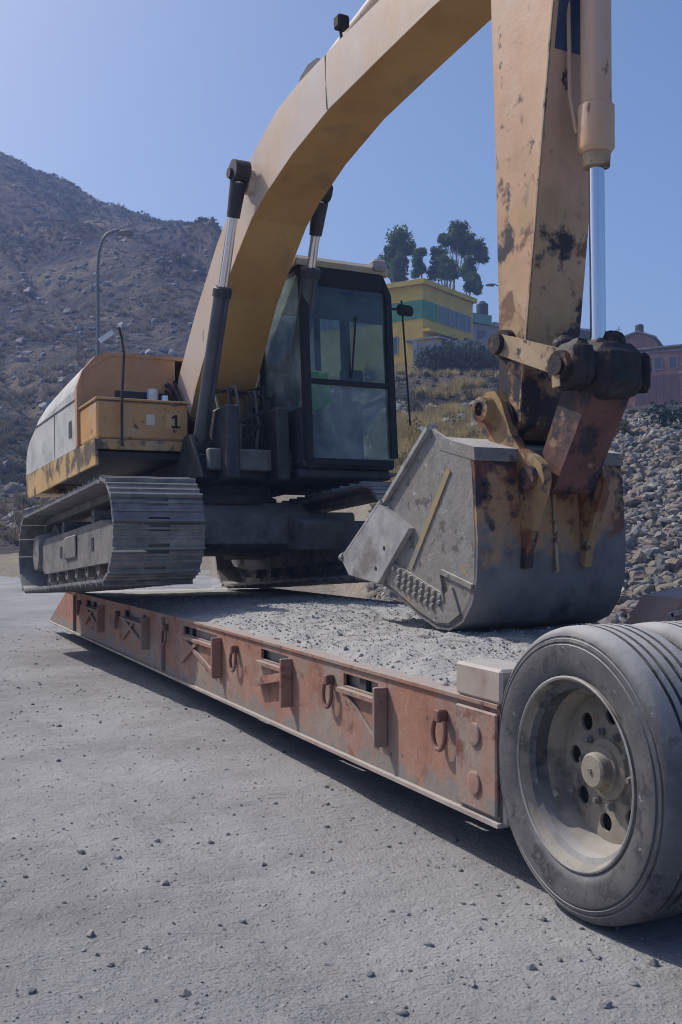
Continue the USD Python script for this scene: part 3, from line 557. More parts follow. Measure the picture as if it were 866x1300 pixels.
# ------------------------------------------------------------------ truck wheels in the right foreground
WC = np.array([X0, 3.185, .528])
tk = Thing('truck_axle', 'twin truck wheels with dusty grey tyres on their axle in the right foreground', 'truck axle', (3.58, 3.14, 0))
def tyre_profile(w):
    R = .53
    o = [(.018, .338), (.002, .356), (-.010, .385), (-.016, .42), (-.017, .445), (-.013, .462), (-.008, .464), (-.007, .470), (-.010, .473), (-.006, .484), (-.001, .486), (.000, .491), (-.002, .494), (.003, .504), (.012, .514), (.028, .524), (.048, .5285)]
    gr = []
    for g in (.085, .125, .175, .215):
        gr += [(g - .008, R), (g - .006, R - .012), (g + .006, R - .012), (g + .008, R)]
    tread = [(.066, R - .001)] + gr
    s2 = [(w - x, r) for x, r in o[::-1]]
    inner = [(w - .05, .30), (.05, .30)]
    return o + tread + [(w - .066, R - .001)] + s2 + inner
def wheel(x, side, outer):
    c = (x, WC[1], WC[2])
    tp = tk.part('tyre', MB().lathe(tyre_profile(.30), c, 'x', 96, True), M['tyre'], smooth=40)
    rim = [(.012, .350), (.002, .347), (-.002, .338), (.006, .331), (.022, .326), (.036, .318), (.05, .312), (.075, .309), (.10, .303), (.118, .290), (.13, .276), (.16, .268), (.19, .262), (.27, .262), (.285, .30), (.27, .305), (.2, .285), (.12, .315), (.05, .325)]
    rp = tk.part('rim', MB().lathe(rim, c, 'x', 72, True), M['rim'], smooth=40)
    tk.part('rim_edge', MB().lathe([(-.004, .349), (-.007, .343), (-.003, .336), (.002, .342)], c, 'x', 72, True), M['rim_edge'], parent=rp)
    d = Point(0, 0).buffer(.266, 40).difference(Point(0, 0).buffer(.06, 20))
    for k in range(8):
        a = k * math.pi / 4 + .09; d = d.difference(Point(.200 * math.cos(a), .200 * math.sin(a)).buffer(.034, 12))
    mb = MB().prism(d, .165, .178); mb.v[0] = mb.v[0] * [1, 1, 1] + np.array(c)
    tk.part('wheel_disc', mb, M['rim'], parent=rp, smooth=False)
    if outer:
        tk.part('hub', MB().lathe([(.166, .112), (.152, .110), (.146, .10), (.144, .086), (.132, .082), (.128, .072), (.118, .068), (.092, .064), (.084, .056), (.082, .001)], c, 'x', 40), M['rim'], smooth=35)
        tk.part('hub_bolt', MB().lathe([(.084, .010), (.076, .010), (.076, .001)], c, 'x', 6), M['grime'])
        for k in range(10):
            a = k * math.pi / 5 + .1; cc = (c[0], c[1] + .136 * math.cos(a), c[2] + .136 * math.sin(a))
            tk.part('wheel_nut', MB().lathe([(.166, .015), (.148, .015), (.147, .010), (.138, .010), (.138, .001)], cc, 'x', 6), M['grime'], smooth=False)
wheel(X0, 1, True); wheel(X0 + .335, 1, False)
m = MB().lathe([(.2, .11), (.35, .13), (.75, .13), (.8, .075), (2.4, .075)], WC, 'x', 24); tk.part('axle_beam', m, M['dark'])
tk.part('brake_drum', MB().lathe([(.36, .001), (.36, .205), (.62, .205), (.62, .1)], WC, 'x', 36), M['grime'])

# ------------------------------------------------------------------ excavator
SC, PIT = 1.05, .07
TT = EYE + (np.array([3.246, 10.555, .829]) - EYE) * SC
def frame(yaw):
    cy, sy, cp, sp = math.cos(yaw), math.sin(yaw), math.cos(PIT), math.sin(PIT)
    R = np.array([[cy, -sy, 0], [sy, cy, 0], [0, 0, 1]]) @ np.array([[1, 0, 0], [0, cp, sp], [0, -sp, cp]])
    return lambda v: np.asarray(v) @ R.T + TT
UNDER, HOUSE = frame(.032), frame(.075)
ex = Thing('excavator', 'dusty yellow tracked excavator standing on the lowbed trailer with its bucket lowered', 'excavator', (TT[0], TT[1], .69))
def U(name, mb, mat, parent=None, **k): return ex.part(name, mb, mat, parent, UNDER, **k)
def Hs(name, mb, mat, parent=None, **k): return ex.part(name, mb, mat, parent, HOUSE, **k)

# undercarriage
TL, TH, TG, TW = 4.79, .959, 2.51, .79
rr = TH / 2 - .055; half = TL / 2 - TH / 2
peri = 4 * half + 2 * math.pi * rr
def onpath(s):
    s = s % peri
    if s < 2 * half: return np.array([-half + s, 0.0]) + [0, .055 + 2 * rr], 0.0          # top run, towards +y
    s -= 2 * half
    if s < math.pi * rr:
        a = s / rr; return np.array([half + rr * math.sin(a), .055 + rr + rr * math.cos(a)]), -a
    s -= math.pi * rr
    if s < 2 * half: return np.array([half - s, .055]), -math.pi
    s -= 2 * half; a = s / rr
    return np.array([-half - rr * math.sin(a), .055 + rr - rr * math.cos(a)]), -math.pi - a
NS = 48
def shoe(cx, k):
    m = MB(); p = peri / NS * .97; w = TW / 2
    m.box((-w, -p / 2, -.008), (-.09, p / 2, .018)); m.box((.09, -p / 2, -.008), (w, p / 2, .018)); m.box((-.09, -p / 2 + .05, -.008), (.09, p / 2 - .055, .018))
    for y, h in ((-p / 2 + .012, .05), (0, .034), (p / 2 - .03, .034)):
        m.prism([(y - .012, .017), (y + .012, .017), (y + .007, h), (y - .007, h)], -w, w)
    v, f = m.arrays(); (y, z), a = onpath((k + .5) * peri / NS)
    a += rng.normal() * .02
    c, s = math.cos(a), math.sin(a)
    return np.c_[v[:, 0] + cx, y + v[:, 1] * c - v[:, 2] * s, z + v[:, 1] * s + v[:, 2] * c], f
for sgn, nm in ((-1, 'near'), (1, 'far')):
    cx = sgn * TG / 2
    pts = np.array([onpath(s)[0] for s in np.linspace(0, peri, 90, endpoint=False)])
    ctr = np.array([0, .055 + rr]); out = Polygon(pts).buffer(-.012); inn = Polygon(pts).buffer(-.085)
    chain = U('track', MB().prism(out.difference(inn), cx - .12, cx + .12), M['grime'], smooth=40, label='dusty steel crawler track on the side nearer the camera' if sgn < 0 else 'dusty steel crawler track on the far side')
    for k in range(NS): U('shoe', shoe(cx, k), M['shoe'], chain, smooth=False)
    fr = U('track_frame', MB().prism([(-1.75, .30), (-1.6, .22), (1.55, .22), (1.75, .30), (1.75, .50), (1.5, .62), (-1.3, .62), (-1.75, .52)], cx - .23, cx + .23), M['grime'], smooth=False)
    for y in (-.9, .6): U('frame_slot', MB().box((cx - .236, y - .05, .36), (cx - .228, y + .05, .48)), M['black'], fr)
    U('frame_cover', MB().box((cx - .252, -.2, .33), (cx - .23, .35, .56), .01), M['grime'], fr)
    for e, nmw in ((-half, 'idler'), (half, 'sprocket')):
        if nmw == 'idler':
            mb = MB().lathe([(-.1, .02), (-.1, .10), (-.05, .16), (-.04, .30), (-.09, .33), (-.05, rr - .07), (.05, rr - .07), (.09, .33), (.04, .30), (.05, .16), (.1, .10), (.1, .02)], (cx, e, .055 + rr), 'x', 40)
        else:
            a = np.linspace(0, 2 * np.pi, 21 * 4, endpoint=False); r_ = np.where((np.arange(84) % 4) < 2, rr - .06, rr - .10)
            mb = MB().prism(np.c_[e + r_ * np.cos(a), .055 + rr + r_ * np.sin(a)], cx - .05, cx + .05)
            mb.lathe([(-.27, .02), (-.27, .2), (-.05, .26), (.05, .26), (.2, .2), (.2, .02)], (cx, e, .055 + rr), 'x', 36)
        U(nmw, mb, M['grime'], smooth=35)
    for y in np.linspace(-1.45, 1.45, 7): U('bottom_roller', MB().lathe([(-.2, .02), (-.2, .07), (-.13, .07), (-.13, .105), (-.04, .085), (.04, .085), (.13, .105), (.13, .07), (.2, .07), (.2, .02)], (cx, y, .19), 'x', 20), M['grime'], fr)
    for y in (-.6, .85): U('top_roller', MB().lathe([(-.16, .02), (-.16, .07), (.16, .07), (.16, .02)], (cx, y, .70), 'x', 18).box((cx - .04, y - .05, .6), (cx + .04, y + .05, .7)), M['grime'], fr)
cb = U('car_body', MB().prism([(-.85, .42), (-.85, .72), (-.6, .86), (.6, .86), (.85, .72), (.85, .42), (.6, .36), (-.6, .36)], -.80, .80), M['grime'], smooth=False)
for s in (-1, 1):
    for e in (-1, 1):
        U('leg_beam', MB().prism([(e * .45, .40), (e * 1.15, .34), (e * 1.25, .60), (e * .5, .80)], s * .55, s * 1.05), M['grime'], cb, smooth=False)
U('swing_bearing', MB().lathe([(.84, .3), (.84, .72), (.93, .72), (.93, .66), (1.06, .66), (1.06, .3)], (0, 0, 0), 'z', 48), M['dark'])

# house
Hs('main_frame', MB().box((-.52, -1.05, 1.05), (1.05, 2.35, 1.30), .02).box((-.34, -1.35, 1.02), (-.20, .5, 1.75), .02).box((.20, -1.35, 1.02), (.34, .5, 1.75), .02), M['dark'])
side_sil = [(-.60, 1.22), (-.60, 1.475), (2.50, 1.475), (2.58, 1.47), (2.52, 1.26), (2.44, 1.18), (1.2, 1.20)]
Hs('side_skirt', MB().prism(side_sil, -1.42, -1.39), M['skirt'], smooth=False, label='chipped yellow skirt along the right flank')
Hs('side_skirt', MB().prism(side_sil, 1.39, 1.42), M['skirt'], smooth=False)
Hs('floor_plate', MB().box((-1.39, -.55, 1.30), (1.39, 2.4, 1.36)), M['dark'])
tbx = Hs('tool_box', MB().box((-1.40, -.60, 1.485), (-.45, .95, 1.865), .02), M['yellow'], label='yellow tool box with the figure 1 on its front')
Hs('box_lid', MB().box((-1.415, -.615, 1.868), (-.44, .95, 1.892), .006), M['yellow'], tbx)
Hs('lower_lip', MB().box((-1.40, -.605, 1.375), (-.44, -.575, 1.478), .006), M['skirt'], tbx)
Hs('sticker', MB().box((-.90, -.606, 1.63), (-.81, -.602, 1.74)), M['sticker'], tbx)
tx = meshkit.text_mesh('1', .13, .004, True); tv = np.array(tx.vertices)
tv = np.c_[(tv[:, 0] - tv[:, 0].mean()) - .60, -.602 - tv[:, 2], tv[:, 1] + 1.615]
Hs('figure_backing', MB().box((-.69, -.6045, 1.60), (-.545, -.602, 1.76)), M['faded_yellow'], tbx)
Hs('figure', (tv - [0, .0045, 0], tx.faces), M['black'], tbx, smooth=False)
# engine hood: front wall, flank, sloping shoulder, rounded tail
ysec = [.12, .7, 1.3, 1.7, 2.1, 2.35, 2.50, 2.55]
ztop = [2.50, 2.48, 2.44, 2.39, 2.29, 2.15, 1.96, 1.75]
def sect(k): 
    z = ztop[k]; d = min(.40, (z - 1.48) * .42)
    return [(-1.42, 1.478), (-1.42, z - d), (-1.36, z - d * .55), (-1.22, z - d * .14), (-1.08, z), (1.08, z), (1.22, z - d * .14), (1.36, z - d * .55), (1.42, z - d), (1.42, 1.478)]
S = np.array([[(x, y, z) for x, z in sect(k)] for k, y in enumerate(ysec)]); ns = S.shape[1]
def strip(cols, close=False):
    mb = MB(); v = S.reshape(-1, 3); f = []
    for k in range(len(ysec) - 1):
        for c in cols: f.append([k * ns + c, k * ns + c + 1, (k + 1) * ns + c + 1, (k + 1) * ns + c])
    return mb.add(v, f)
Hs('hood_flank', strip([0]), M['pale'], smooth=25, label='pale grey engine side panel')
Hs('hood_shoulder', strip([1, 2, 3]), M['pale'], smooth=40, label='sunlit white sloping shoulder of the engine cover')
Hs('hood_top', strip([4, 5, 6, 7]), M['hood'], smooth=40)
Hs('hood_flank', strip([8]), M['yellow'], smooth=25)
mb = MB().prism(Polygon([(x, z) for x, z in sect(0)][:5] + [(-.35, 2.5), (-.35, 1.48)]), .06, .118, 'y')
Hs('hood_front', mb, M['hood'], smooth=False, label='orange front wall of the engine cover')
mb = MB(); mb.add(S[-1], [[0, i, i + 1] for i in range(1, ns - 1)]); Hs('hood_tail', mb, M['pale'], smooth=False)
Hs('hood_rim', MB().prism(Polygon([(x - .008, z + .008) for x, z in sect(0)][:5] + [(1.05, 2.508), (1.05, 2.47), (-1.07, 2.47), (-1.37, 2.25), (-1.37, 1.48)]), .05, .125, 'y'), M['hood'])
Hs('painted_shadow', MB().box((-1.02, .045, 1.98), (-.45, .058, 2.10), .004), M['dark'])  # thin dark slab on the hood wall, shade painted as colour
Hs('panel_seam', MB().box((-1.424, .12, 1.98), (-1.419, 2.3, 2.0)), M['dark'])
Hs('panel_gap', MB().box((-1.424, .30, 1.62), (-1.419, .42, 1.80)), M['dark'])
Hs('panel_seam', MB().box((-1.424, 1.05, 1.49), (-1.419, 1.065, 1.98)), M['dark'])
Hs('counterweight', MB().prism([(2.0, 1.2), (2.0, 1.47), (2.60, 1.47), (2.55, 1.28), (2.45, 1.2)], -1.38, 1.38), M['skirt'])
# gear between tool box and boom
gr_ = np.random.default_rng(3)
Hs('valve_block', MB().box((-.62, .2, 1.9), (-.40, .75, 2.12), .02).box((-.55, .3, 2.1), (-.42, .55, 2.24), .02), M['dark'])
Hs('filter_can', MB().lathe([(1.9, .06), (2.12, .06), (2.13, .05), (2.14, .001)], (-.62, .02, 0), 'z', 16), M['white_paint'])
Hs('filter_can', MB().lathe([(1.9, .05), (2.05, .05), (2.06, .001)], (-.50, -.05, 0), 'z', 16), M['chrome'])
for k in range(7):
    x = -.42 + gr_.uniform(-.1, .1); p = [(x, .5, 2.1), (x + .02, .2, 2.25 + .05 * k % .2), (x + .08, -.15, 2.1 - .04 * k), (x + .15, -.35, 1.75)]
    Hs('hose', MB().tube(p, .016, 8), M['rubber_hose'])
# handrail stalk with its small mirror
st = Hs('mirror_stalk', MB().tube([(-1.17, -.66, 1.40), (-1.165, -.67, 1.9), (-1.14, -.68, 2.32), (-1.16, -.68, 2.48), (-1.185, -.68, 2.58)], .014, 8), M['dark'])
Hs('mirror', MB().bar((-1.385, -.69, 2.43), (-1.25, -.69, 2.53), .02, .05), M['white_paint'], st)

# boom
top = [(.18, 1.62), (.10, 1.95), (-.06, 2.28), (-.55, 2.84), (-1.16, 3.41), (-1.70, 3.79), (-2.08, 4.02), (-2.53, 4.19), (-3.0, 4.25), (-3.6, 4.275), (-4.29, 4.28), (-5.2, 4.22), (-5.9, 4.09)]
bot = [(-6.0, 3.98), (-5.85, 3.83), (-5.5, 3.87), (-4.98, 3.875), (-4.3, 3.845), (-3.5, 3.80), (-2.8, 3.68), (-2.25, 3.52), (-1.95, 3.39), (-1.6, 3.14), (-1.2, 2.84), (-.85, 2.44), (-.5, 2.05), (-.25, 1.65), (-.05, 1.55)]
def bw(y): return np.interp(-y, [0, .5, 2.5, 5.0, 6.0], [.35, .33, .27, .235, .22])
def taper(mb):
    for i, v in enumerate(mb.v):
        v = v.copy(); v[:, 0] = v[:, 0] * bw(v[:, 1]); mb.v[i] = v
    return mb
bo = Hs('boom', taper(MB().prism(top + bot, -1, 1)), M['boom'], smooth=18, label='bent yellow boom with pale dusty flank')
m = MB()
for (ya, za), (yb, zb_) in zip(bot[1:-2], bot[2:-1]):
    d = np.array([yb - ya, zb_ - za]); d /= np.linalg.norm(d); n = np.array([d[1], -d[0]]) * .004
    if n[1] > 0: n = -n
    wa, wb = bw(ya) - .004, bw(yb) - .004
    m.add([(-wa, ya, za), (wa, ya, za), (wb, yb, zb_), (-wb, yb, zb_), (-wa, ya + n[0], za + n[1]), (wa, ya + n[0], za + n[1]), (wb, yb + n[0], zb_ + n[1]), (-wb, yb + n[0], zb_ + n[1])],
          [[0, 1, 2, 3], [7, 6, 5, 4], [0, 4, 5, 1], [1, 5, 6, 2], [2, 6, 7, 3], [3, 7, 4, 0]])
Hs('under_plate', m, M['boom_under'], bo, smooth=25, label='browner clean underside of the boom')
for s in (-1, 1):
    m = MB(); yy = -3.45
    m.box((s * bw(yy) - .004, yy - .010, 3.805), (s * bw(yy) + .004, yy + .004, 4.26)); Hs('weld_seam', m, M['greasy'], bo)
for s in (-1, 1):
    Hs('boom_boss', MB().lathe([(s * .27, .12), (s * .34, .115), (s * .345, .001)], (0, -1.95, 3.74), 'x', 28), M['boom'], bo)
    Hs('pipe', MB().tube([(s * .15 + s * .02 * k, y, z + .05) for k in range(1) for y, z in top[2:]], .02, 8), M['boom'], bo)
Hs('cylinder_bracket', MB().prism([(-2.62, 4.18), (-3.3, 4.25), (-3.12, 4.42), (-2.95, 4.44), (-2.8, 4.40)], -.16, -.12).prism([(-2.62, 4.18), (-3.3, 4.25), (-3.12, 4.42), (-2.95, 4.44), (-2.8, 4.40)], .12, .16), M['dark'], bo)
Hs('work_lamp', MB().box((-.235, -3.66, 4.42), (-.13, -3.56, 4.53), .015).bar((-.185, -3.6, 4.26), (-.185, -3.6, 4.43), .02, .02), M['black'], bo)
sc_ = Hs('stick_cylinder', MB().tube([(0, -2.95, 4.40), (0, -3.15, 4.43), (0, -4.75, 4.66)], [.07, .085, .085], 24), M['boom'], smooth=40)
Hs('rod', MB().cyl((0, -4.7, 4.65), (0, -5.75, 4.80), .045), M['chrome'], sc_, smooth=40)
# boom cylinders
def ram(foot, head, f, name, r=.078, rr_=.046):
    foot, head = np.array(foot), np.array(head); k = foot + (head - foot) * f; d = (head - foot) / np.linalg.norm(head - foot)
    c = Hs(name, MB().tube([foot, foot + d * .1, k], [r * .9, r, r], 24), M['cyl'], smooth=40)
    Hs('gland', MB().tube([k - d * .10, k - d * .02, k], [r * 1.18, r * 1.18, r * .95], 24), M['dark'], c, smooth=40)
    Hs('rod', MB().cyl(k, head - d * .08, rr_), M['chrome'], c, smooth=40)
    Hs('rod_eye', MB().tube([head - d * .42, head - d * .1], [rr_ * 1.35, r * 1.0], 20).cyl(head - [.075, 0, 0], head + [.075, 0, 0], .10, 24), M['dark'], c, smooth=40)
    Hs('oil_pipe', MB().tube([foot + d * .2 + [.0, -.11, .05], k - d * .12 + [0, -.11, .05], k - d * .05 + [0, -.07, .02]], .014, 8), M['rubber_hose'], c)
    Hs('foot_eye', MB().cyl(foot - [.085, 0, 0], foot + [.085, 0, 0], .11, 24), M['dark'], c, smooth=40)
ram((-.44, -.86, 1.36), (-.42, -2.02, 3.80), .605, 'boom_cylinder'); ram((.60, -.70, 1.36), (.46, -1.95, 3.77), .73, 'boom_cylinder', .085)
Hs('cylinder_pin', MB().cyl((-.52, -1.98, 3.785), (.55, -1.98, 3.785), .05), M['dark'])
for x in (-.56, .66): Hs('foot_bracket', MB().prism([(-1.2, 1.05), (-.95, 1.5), (-.75, 1.5), (-.4, 1.05)], x, x + .03), M['dark'])
# hydraulic lines at the boom foot
for k in range(9):
    x = -.22 + k * .06; w = gr_.uniform(-.05, .05)
    p = [(x, -.95, 1.36), (x + w, -1.02, 1.62), (x + w * 1.5, -.92 - .03 * (k % 3), 1.9 + .04 * (k % 4)), (x + w, -.55, 2.02 + .03 * (k % 2))]
    Hs('hydraulic_line', MB().tube(p, .017, 8), M['rubber_hose'] if k % 3 else M['grime'])
Hs('valve_bank', MB().box((-.18, -.9, 1.33), (.42, -.55, 1.5), .02).box((-.1, -.8, 1.5), (.3, -.6, 1.66), .02), M['grime'])
for x in (.0, .08): Hs('fitting', MB().lathe([(1.5, .02), (1.57, .02), (1.58, .001)], (x, -.88, 0), 'z', 10), M['chrome'])
Hs('hose', MB().tube([(.02, -1.0, 1.45), (.12, -1.05, 1.60), (.30, -1.02, 1.58), (.42, -.98, 1.42)], .02, 8), M['rubber_hose'])
Hs('hose', MB().tube([(-.28, -1.0, 1.55), (-.1, -1.08, 1.62), (.18, -1.08, 1.75), (.36, -.95, 1.95)], .018, 8), M['rubber_hose'])
Hs('front_beam', MB().box((-.46, -1.18, 1.13), (.44, -1.08, 1.34), .015), M['grime'])

# stick
sp = [(-5.62, 5.0), (-5.42, 4.85), (-5.50, 4.3), (-5.60, 3.7), (-5.57, 2.6), (-5.53, 1.6), (-5.49, 1.05), (-5.43, .92), (-5.47, .82), (-5.60, .78), (-5.69, .86), (-5.83, 1.5), (-5.94, 2.05), (-6.06, 2.65), (-6.20, 3.29), (-6.32, 3.85), (-6.28, 4.3), (-6.0, 4.75)]
stk = Hs('stick', MB().prism(sp, -.20, .20), M['stick'], smooth=15, label='scuffed orange beige stick hanging down from the boom, worn and greasy at its lower end')
Hs('dark_blue_patch', MB().bar((.0, -6.145, 3.03), (.0, -6.207, 3.32), .34, .006, (0, 1, 0)).bar((.0, -6.207, 3.32), (.0, -6.318, 3.84), .34, .006, (0, 1, 0)), M['dark_blue'], stk, smooth=False)  # thin dark blue plate on the upper front face of the stick
Hs('edge_weld', MB().bar((-.203, -6.19, 3.29), (-.203, -5.70, .95), .014, .014), M['beige'], stk)
Hs('stick_boss', MB().lathe([(-.25, .001), (-.25, .09), (-.2, .095), (.2, .095), (.25, .09), (.25, .001)], (0, -5.60, 1.37), 'x', 24), M['greasy'], stk, smooth=35)
Hs('stick_tip', MB().lathe([(-.22, .001), (-.22, .135), (.22, .135), (.22, .001)], (0, -5.52, .90), 'x', 28), M['greasy'], stk, smooth=35)
# bucket cylinder, on its bracket
bc = Hs('bucket_cylinder', MB().tube([(0, -6.42, 4.55), (0, -6.40, 4.4), (0, -6.275, 2.55)], [.08, .089, .089], 28), M['stick'], smooth=40)
Hs('gland', MB().tube([(0, -6.282, 2.66), (0, -6.28, 2.64), (0, -6.262, 2.40), (0, -6.26, 2.37)], [.089, .106, .106, .085], 28), M['stick'], bc, smooth=40)
Hs('collar', MB().tube([(0, -6.262, 2.37), (0, -6.255, 2.29)], [.082, .078], 28), M['beige'], bc, smooth=40)
Hs('rod', MB().cyl((0, -6.257, 2.30), (0, -6.19, 1.22), .046, 28), M['chrome'], bc, smooth=40)
Hs('oil_pipe', MB().tube([(-.09, -6.24, 4.3), (-.095, -6.17, 2.75), (-.085, -6.2, 2.5)], .013, 8), M['stick'], bc)
Hs('bracket', MB().prism([(-6.2, 4.7), (-6.55, 4.6), (-6.5, 4.4), (-6.2, 4.2)], -.16, -.12).prism([(-6.2, 4.7), (-6.55, 4.6), (-6.5, 4.4), (-6.2, 4.2)], .12, .16), M['stick'], bc)
# linkage
JP = np.array([0, -6.22, 1.10])
def capsule(p, q, r0, r1, x0, x1, n=14):
    p, q = np.array(p), np.array(q); h = Point(*p).buffer(r0, n).union(Point(*q).buffer(r1, n)).convex_hull
    return MB().prism(h, x0, x1)
for s in (-1, 1):
    lk = Hs('side_link', capsule((-5.60, 1.37), (-6.20, 1.12), .062, .075, s * .225, s * .275), M['beige'], smooth=30)
    Hs('link_boss', MB().lathe([(s * .275, .068), (s * .305, .062), (s * .307, .001)], (0, -5.60, 1.37), 'x', 20), M['greasy'], lk)
pl = Hs('power_link', capsule((-6.22, 1.10), (-5.84, .52), .12, .10, -.14, .16), M['rust_red'], smooth=30, label='rust red link between cylinder and bucket')
def lumpy(mb, amp, sc, seed):
    v, f = mb.arrays(); m = trimesh.Trimesh(v, f); 
    for _ in range(3): m = m.subdivide() if len(m.faces) < 9000 else m
    v = np.array(m.vertices); n = np.array(m.vertex_normals)
    return v + n * ((meshkit.fbm(v * sc, 3, seed) - .5) * amp)[:, None], m.faces
Hs('link_head', lumpy(MB().box((-.30, -6.36, .98), (-.14, -6.09, 1.25), .05).box((-.16, -6.40, .93), (.20, -6.04, 1.24), .07).box((.18, -6.37, .96), (.25, -6.08, 1.20), .03), .05, 9, 4), M['greasy'], pl, smooth=50)
Hs('link_flange', MB().lathe([(-.34, .001), (-.34, .085), (-.30, .09), (-.30, .001)], JP, 'x', 18), M['greasy'], pl, smooth=35)
Hs('link_flange', MB().lathe([(.25, .001), (.25, .085), (.275, .08), (.275, .001)], JP, 'x', 18), M['greasy'], pl, smooth=35)
Hs('grease_lump', lumpy(MB().box((-.2, -6.12, 1.16), (-.02, -5.98, 1.33), .05).box((.0, -6.3, 1.2), (.14, -6.1, 1.33), .05), .06, 11, 7), M['greasy'], pl, smooth=50)
Hs('link_pin', MB().cyl((-.355, -6.22, 1.10), (.285, -6.22, 1.10), .055), M['greasy'], pl)
Hs('keeper_plate', MB().box((-.342, -6.24, .98), (-.334, -6.17, 1.08), .003), M['beige'], pl)
Hs('rod_fork', MB().box((-.075, -6.28, 1.08), (.075, -6.10, 1.28), .03), M['greasy'], bc)

# bucket
BW = .575
sidep = [(-5.27, .88), (-4.68, .46), (-4.14, .11), (-4.24, -.02), (-4.59, -.06), (-4.75, -.12), (-5.05, -.28), (-5.25, -.355), (-5.38, -.365), (-5.52, -.32), (-5.62, -.22), (-5.68, -.08), (-5.705, .12), (-5.705, .58), (-5.70, .69), (-5.40, .81)]
bk = None
wr_out = [(-4.16, .08), (-4.24, -.03), (-4.59, -.075), (-4.75, -.135), (-5.05, -.295), (-5.25, -.37), (-5.39, -.38), (-5.535, -.33), (-5.635, -.225), (-5.695, -.08), (-5.72, .12), (-5.72, .58), (-5.70, .70)]
wr = Polygon(wr_out + [(y + .03 * (1 if y < -5.4 else .2), z + (.03 if z < -.1 else .0) + (.02 if y > -4.7 else 0)) for y, z in wr_out[::-1]])
bk = Hs('bucket', MB().prism(wr.buffer(0), -BW, BW), M['bucket_back'], smooth=30, label='worn digging bucket with rusty yellow ears, resting on the deck')
for s in (-1, 1):
    Hs('side_plate', MB().prism(sidep, s * BW, s * (BW - .03)), M['bucket'], bk, smooth=False)
    Hs('side_edge', MB().bar((s * (BW + .008), -5.27, .885), (s * (BW + .008), -4.70, .475), .05, .028), M['bucket_lit'], bk)  # sunlit rim of the side plate, brightness painted in
    Hs('side_cutter', MB().prism([(-4.68, .46), (-4.12, .11), (-4.22, -.0), (-4.62, -.07), (-5.04, .27)], s * (BW + .001), s * (BW + .045)), M['bucket_lit'], bk, smooth=False, label='thick side cutter at the bucket lip' if s < 0 else None)
    Hs('cutter_edge', MB().cyl((s * (BW + .02), -4.69, .475), (s * (BW + .02), -4.12, .12), .028, 12), M['bucket_lit'], bk)  # sun highlight along the cutter, painted as a paler edge
    Hs('tooth_nub', MB().tube([(s * (BW + .02), -4.14, .13), (s * (BW + .02), -4.07, .13)], [.04, .025], 10), M['bucket'], bk)
    for y, z in ((-4.72, .16), (-4.60, .03)): Hs('bolt_hole', MB().lathe([(s * (BW + .046), .016), (s * (BW + .049), .012), (s * (BW + .049), .001)], (0, y, z), 'x', 10), M['black'], bk)
    # wear plate with rows of studs along the heel
    Hs('wear_plate', MB().prism([(-4.78, .06), (-4.70, -.08), (-5.05, -.25), (-5.26, -.33), (-5.40, -.335), (-5.52, -.28), (-5.45, -.12), (-5.36, -.16)], s * (BW + .001), s * (BW + .014)), M['bucket'], bk, smooth=False)
    a0, b0 = np.array([-4.78, .03]), np.array([-5.38, -.19])
    for r in range(3):
        for k in range(9 - r):
            c = a0 + (b0 - a0) * (k + .5 * (r % 2) + .2) / 9 + np.array([-.02, -.055]) * r * 1.0
            Hs('stud', MB().lathe([(s * (BW + .013), .021), (s * (BW + .030), .018), (s * (BW + .034), .001)], (0, c[0], c[1]), 'x', 8), M['bucket'], bk)
    Hs('brace_strip', MB().bar((s * (BW + .004), -5.46, .60), (s * (BW + .004), -4.98, .02), .010, .045), M['faded_strip'], bk)
    Hs('side_rib', MB().bar((s * (BW + .01), -5.66, -.12), (s * (BW + .01), -5.34, -.02), .02, .03).bar((s * (BW + .01), -5.36, -.20), (s * (BW + .01), -5.33, -.04), .02, .025), M['bucket'], bk)
Hs('top_plate', MB().prism([(-5.36, .815), (-5.73, .70), (-5.73, .62), (-5.36, .735)], -BW - .004, BW + .004), M['bucket'], bk, smooth=False)
Hs('lip_plate', MB().prism([(-4.10, .12), (-4.22, -.025), (-4.55, -.07), (-4.5, -.02), (-4.25, .03)], -BW + .03, BW - .03), M['bucket'], bk, smooth=False)
for x in np.linspace(-.42, .42, 4): Hs('tooth', MB().prism([(-4.3, .0), (-4.12, .15), (-4.0, .17), (-4.16, -.01), (-4.3, -.05)], x - .05, x + .05), M['bucket'], bk, smooth=False)
ear = [(-5.70, -.02), (-5.715, .62), (-5.46, .78), (-5.35, .88), (-5.325, .97), (-5.36, 1.06), (-5.44, 1.10), (-5.53, 1.09), (-5.585, 1.02), (-5.63, .90), (-5.67, .80), (-5.75, .70), (-5.87, .64), (-5.945, .58), (-5.965, .49), (-5.93, .40), (-5.86, .28), (-5.78, .10), (-5.745, -.02)]
for s in (-1, 1):
    e_ = Hs('ear', MB().prism(ear, s * .20, s * .26), M['rust_yellow'], bk, smooth=False)
    Hs('pin_collar', MB().lathe([(s * .26, .085), (s * .325, .08), (s * .33, .045), (s * .30, .04), (s * .30, .001)], (0, -5.45, .985), 'x', 24), M['rust_yellow'], bk, smooth=35)
    Hs('pin_collar', MB().lathe([(s * .26, .075), (s * .29, .07), (s * .29, .001)], (0, -5.835, .515), 'x', 24), M['rust_red'], bk, smooth=35)
Hs('centre_weld', MB().box((-.012, -5.738, -.05), (.012, -5.721, .58), .004), M['beige'], bk)
for y0, (x, z) in enumerate([(-.50, .47), (-.49, .40), (-.32, .50), (-.33, .40), (-.31, .30), (-.24, .22)]): Hs('rust_bolt', MB().lathe([(-5.732, .02), (-5.742, .018), (-5.742, .001)], (x, 0, z), 'y', 10), M['rust_red'], bk)

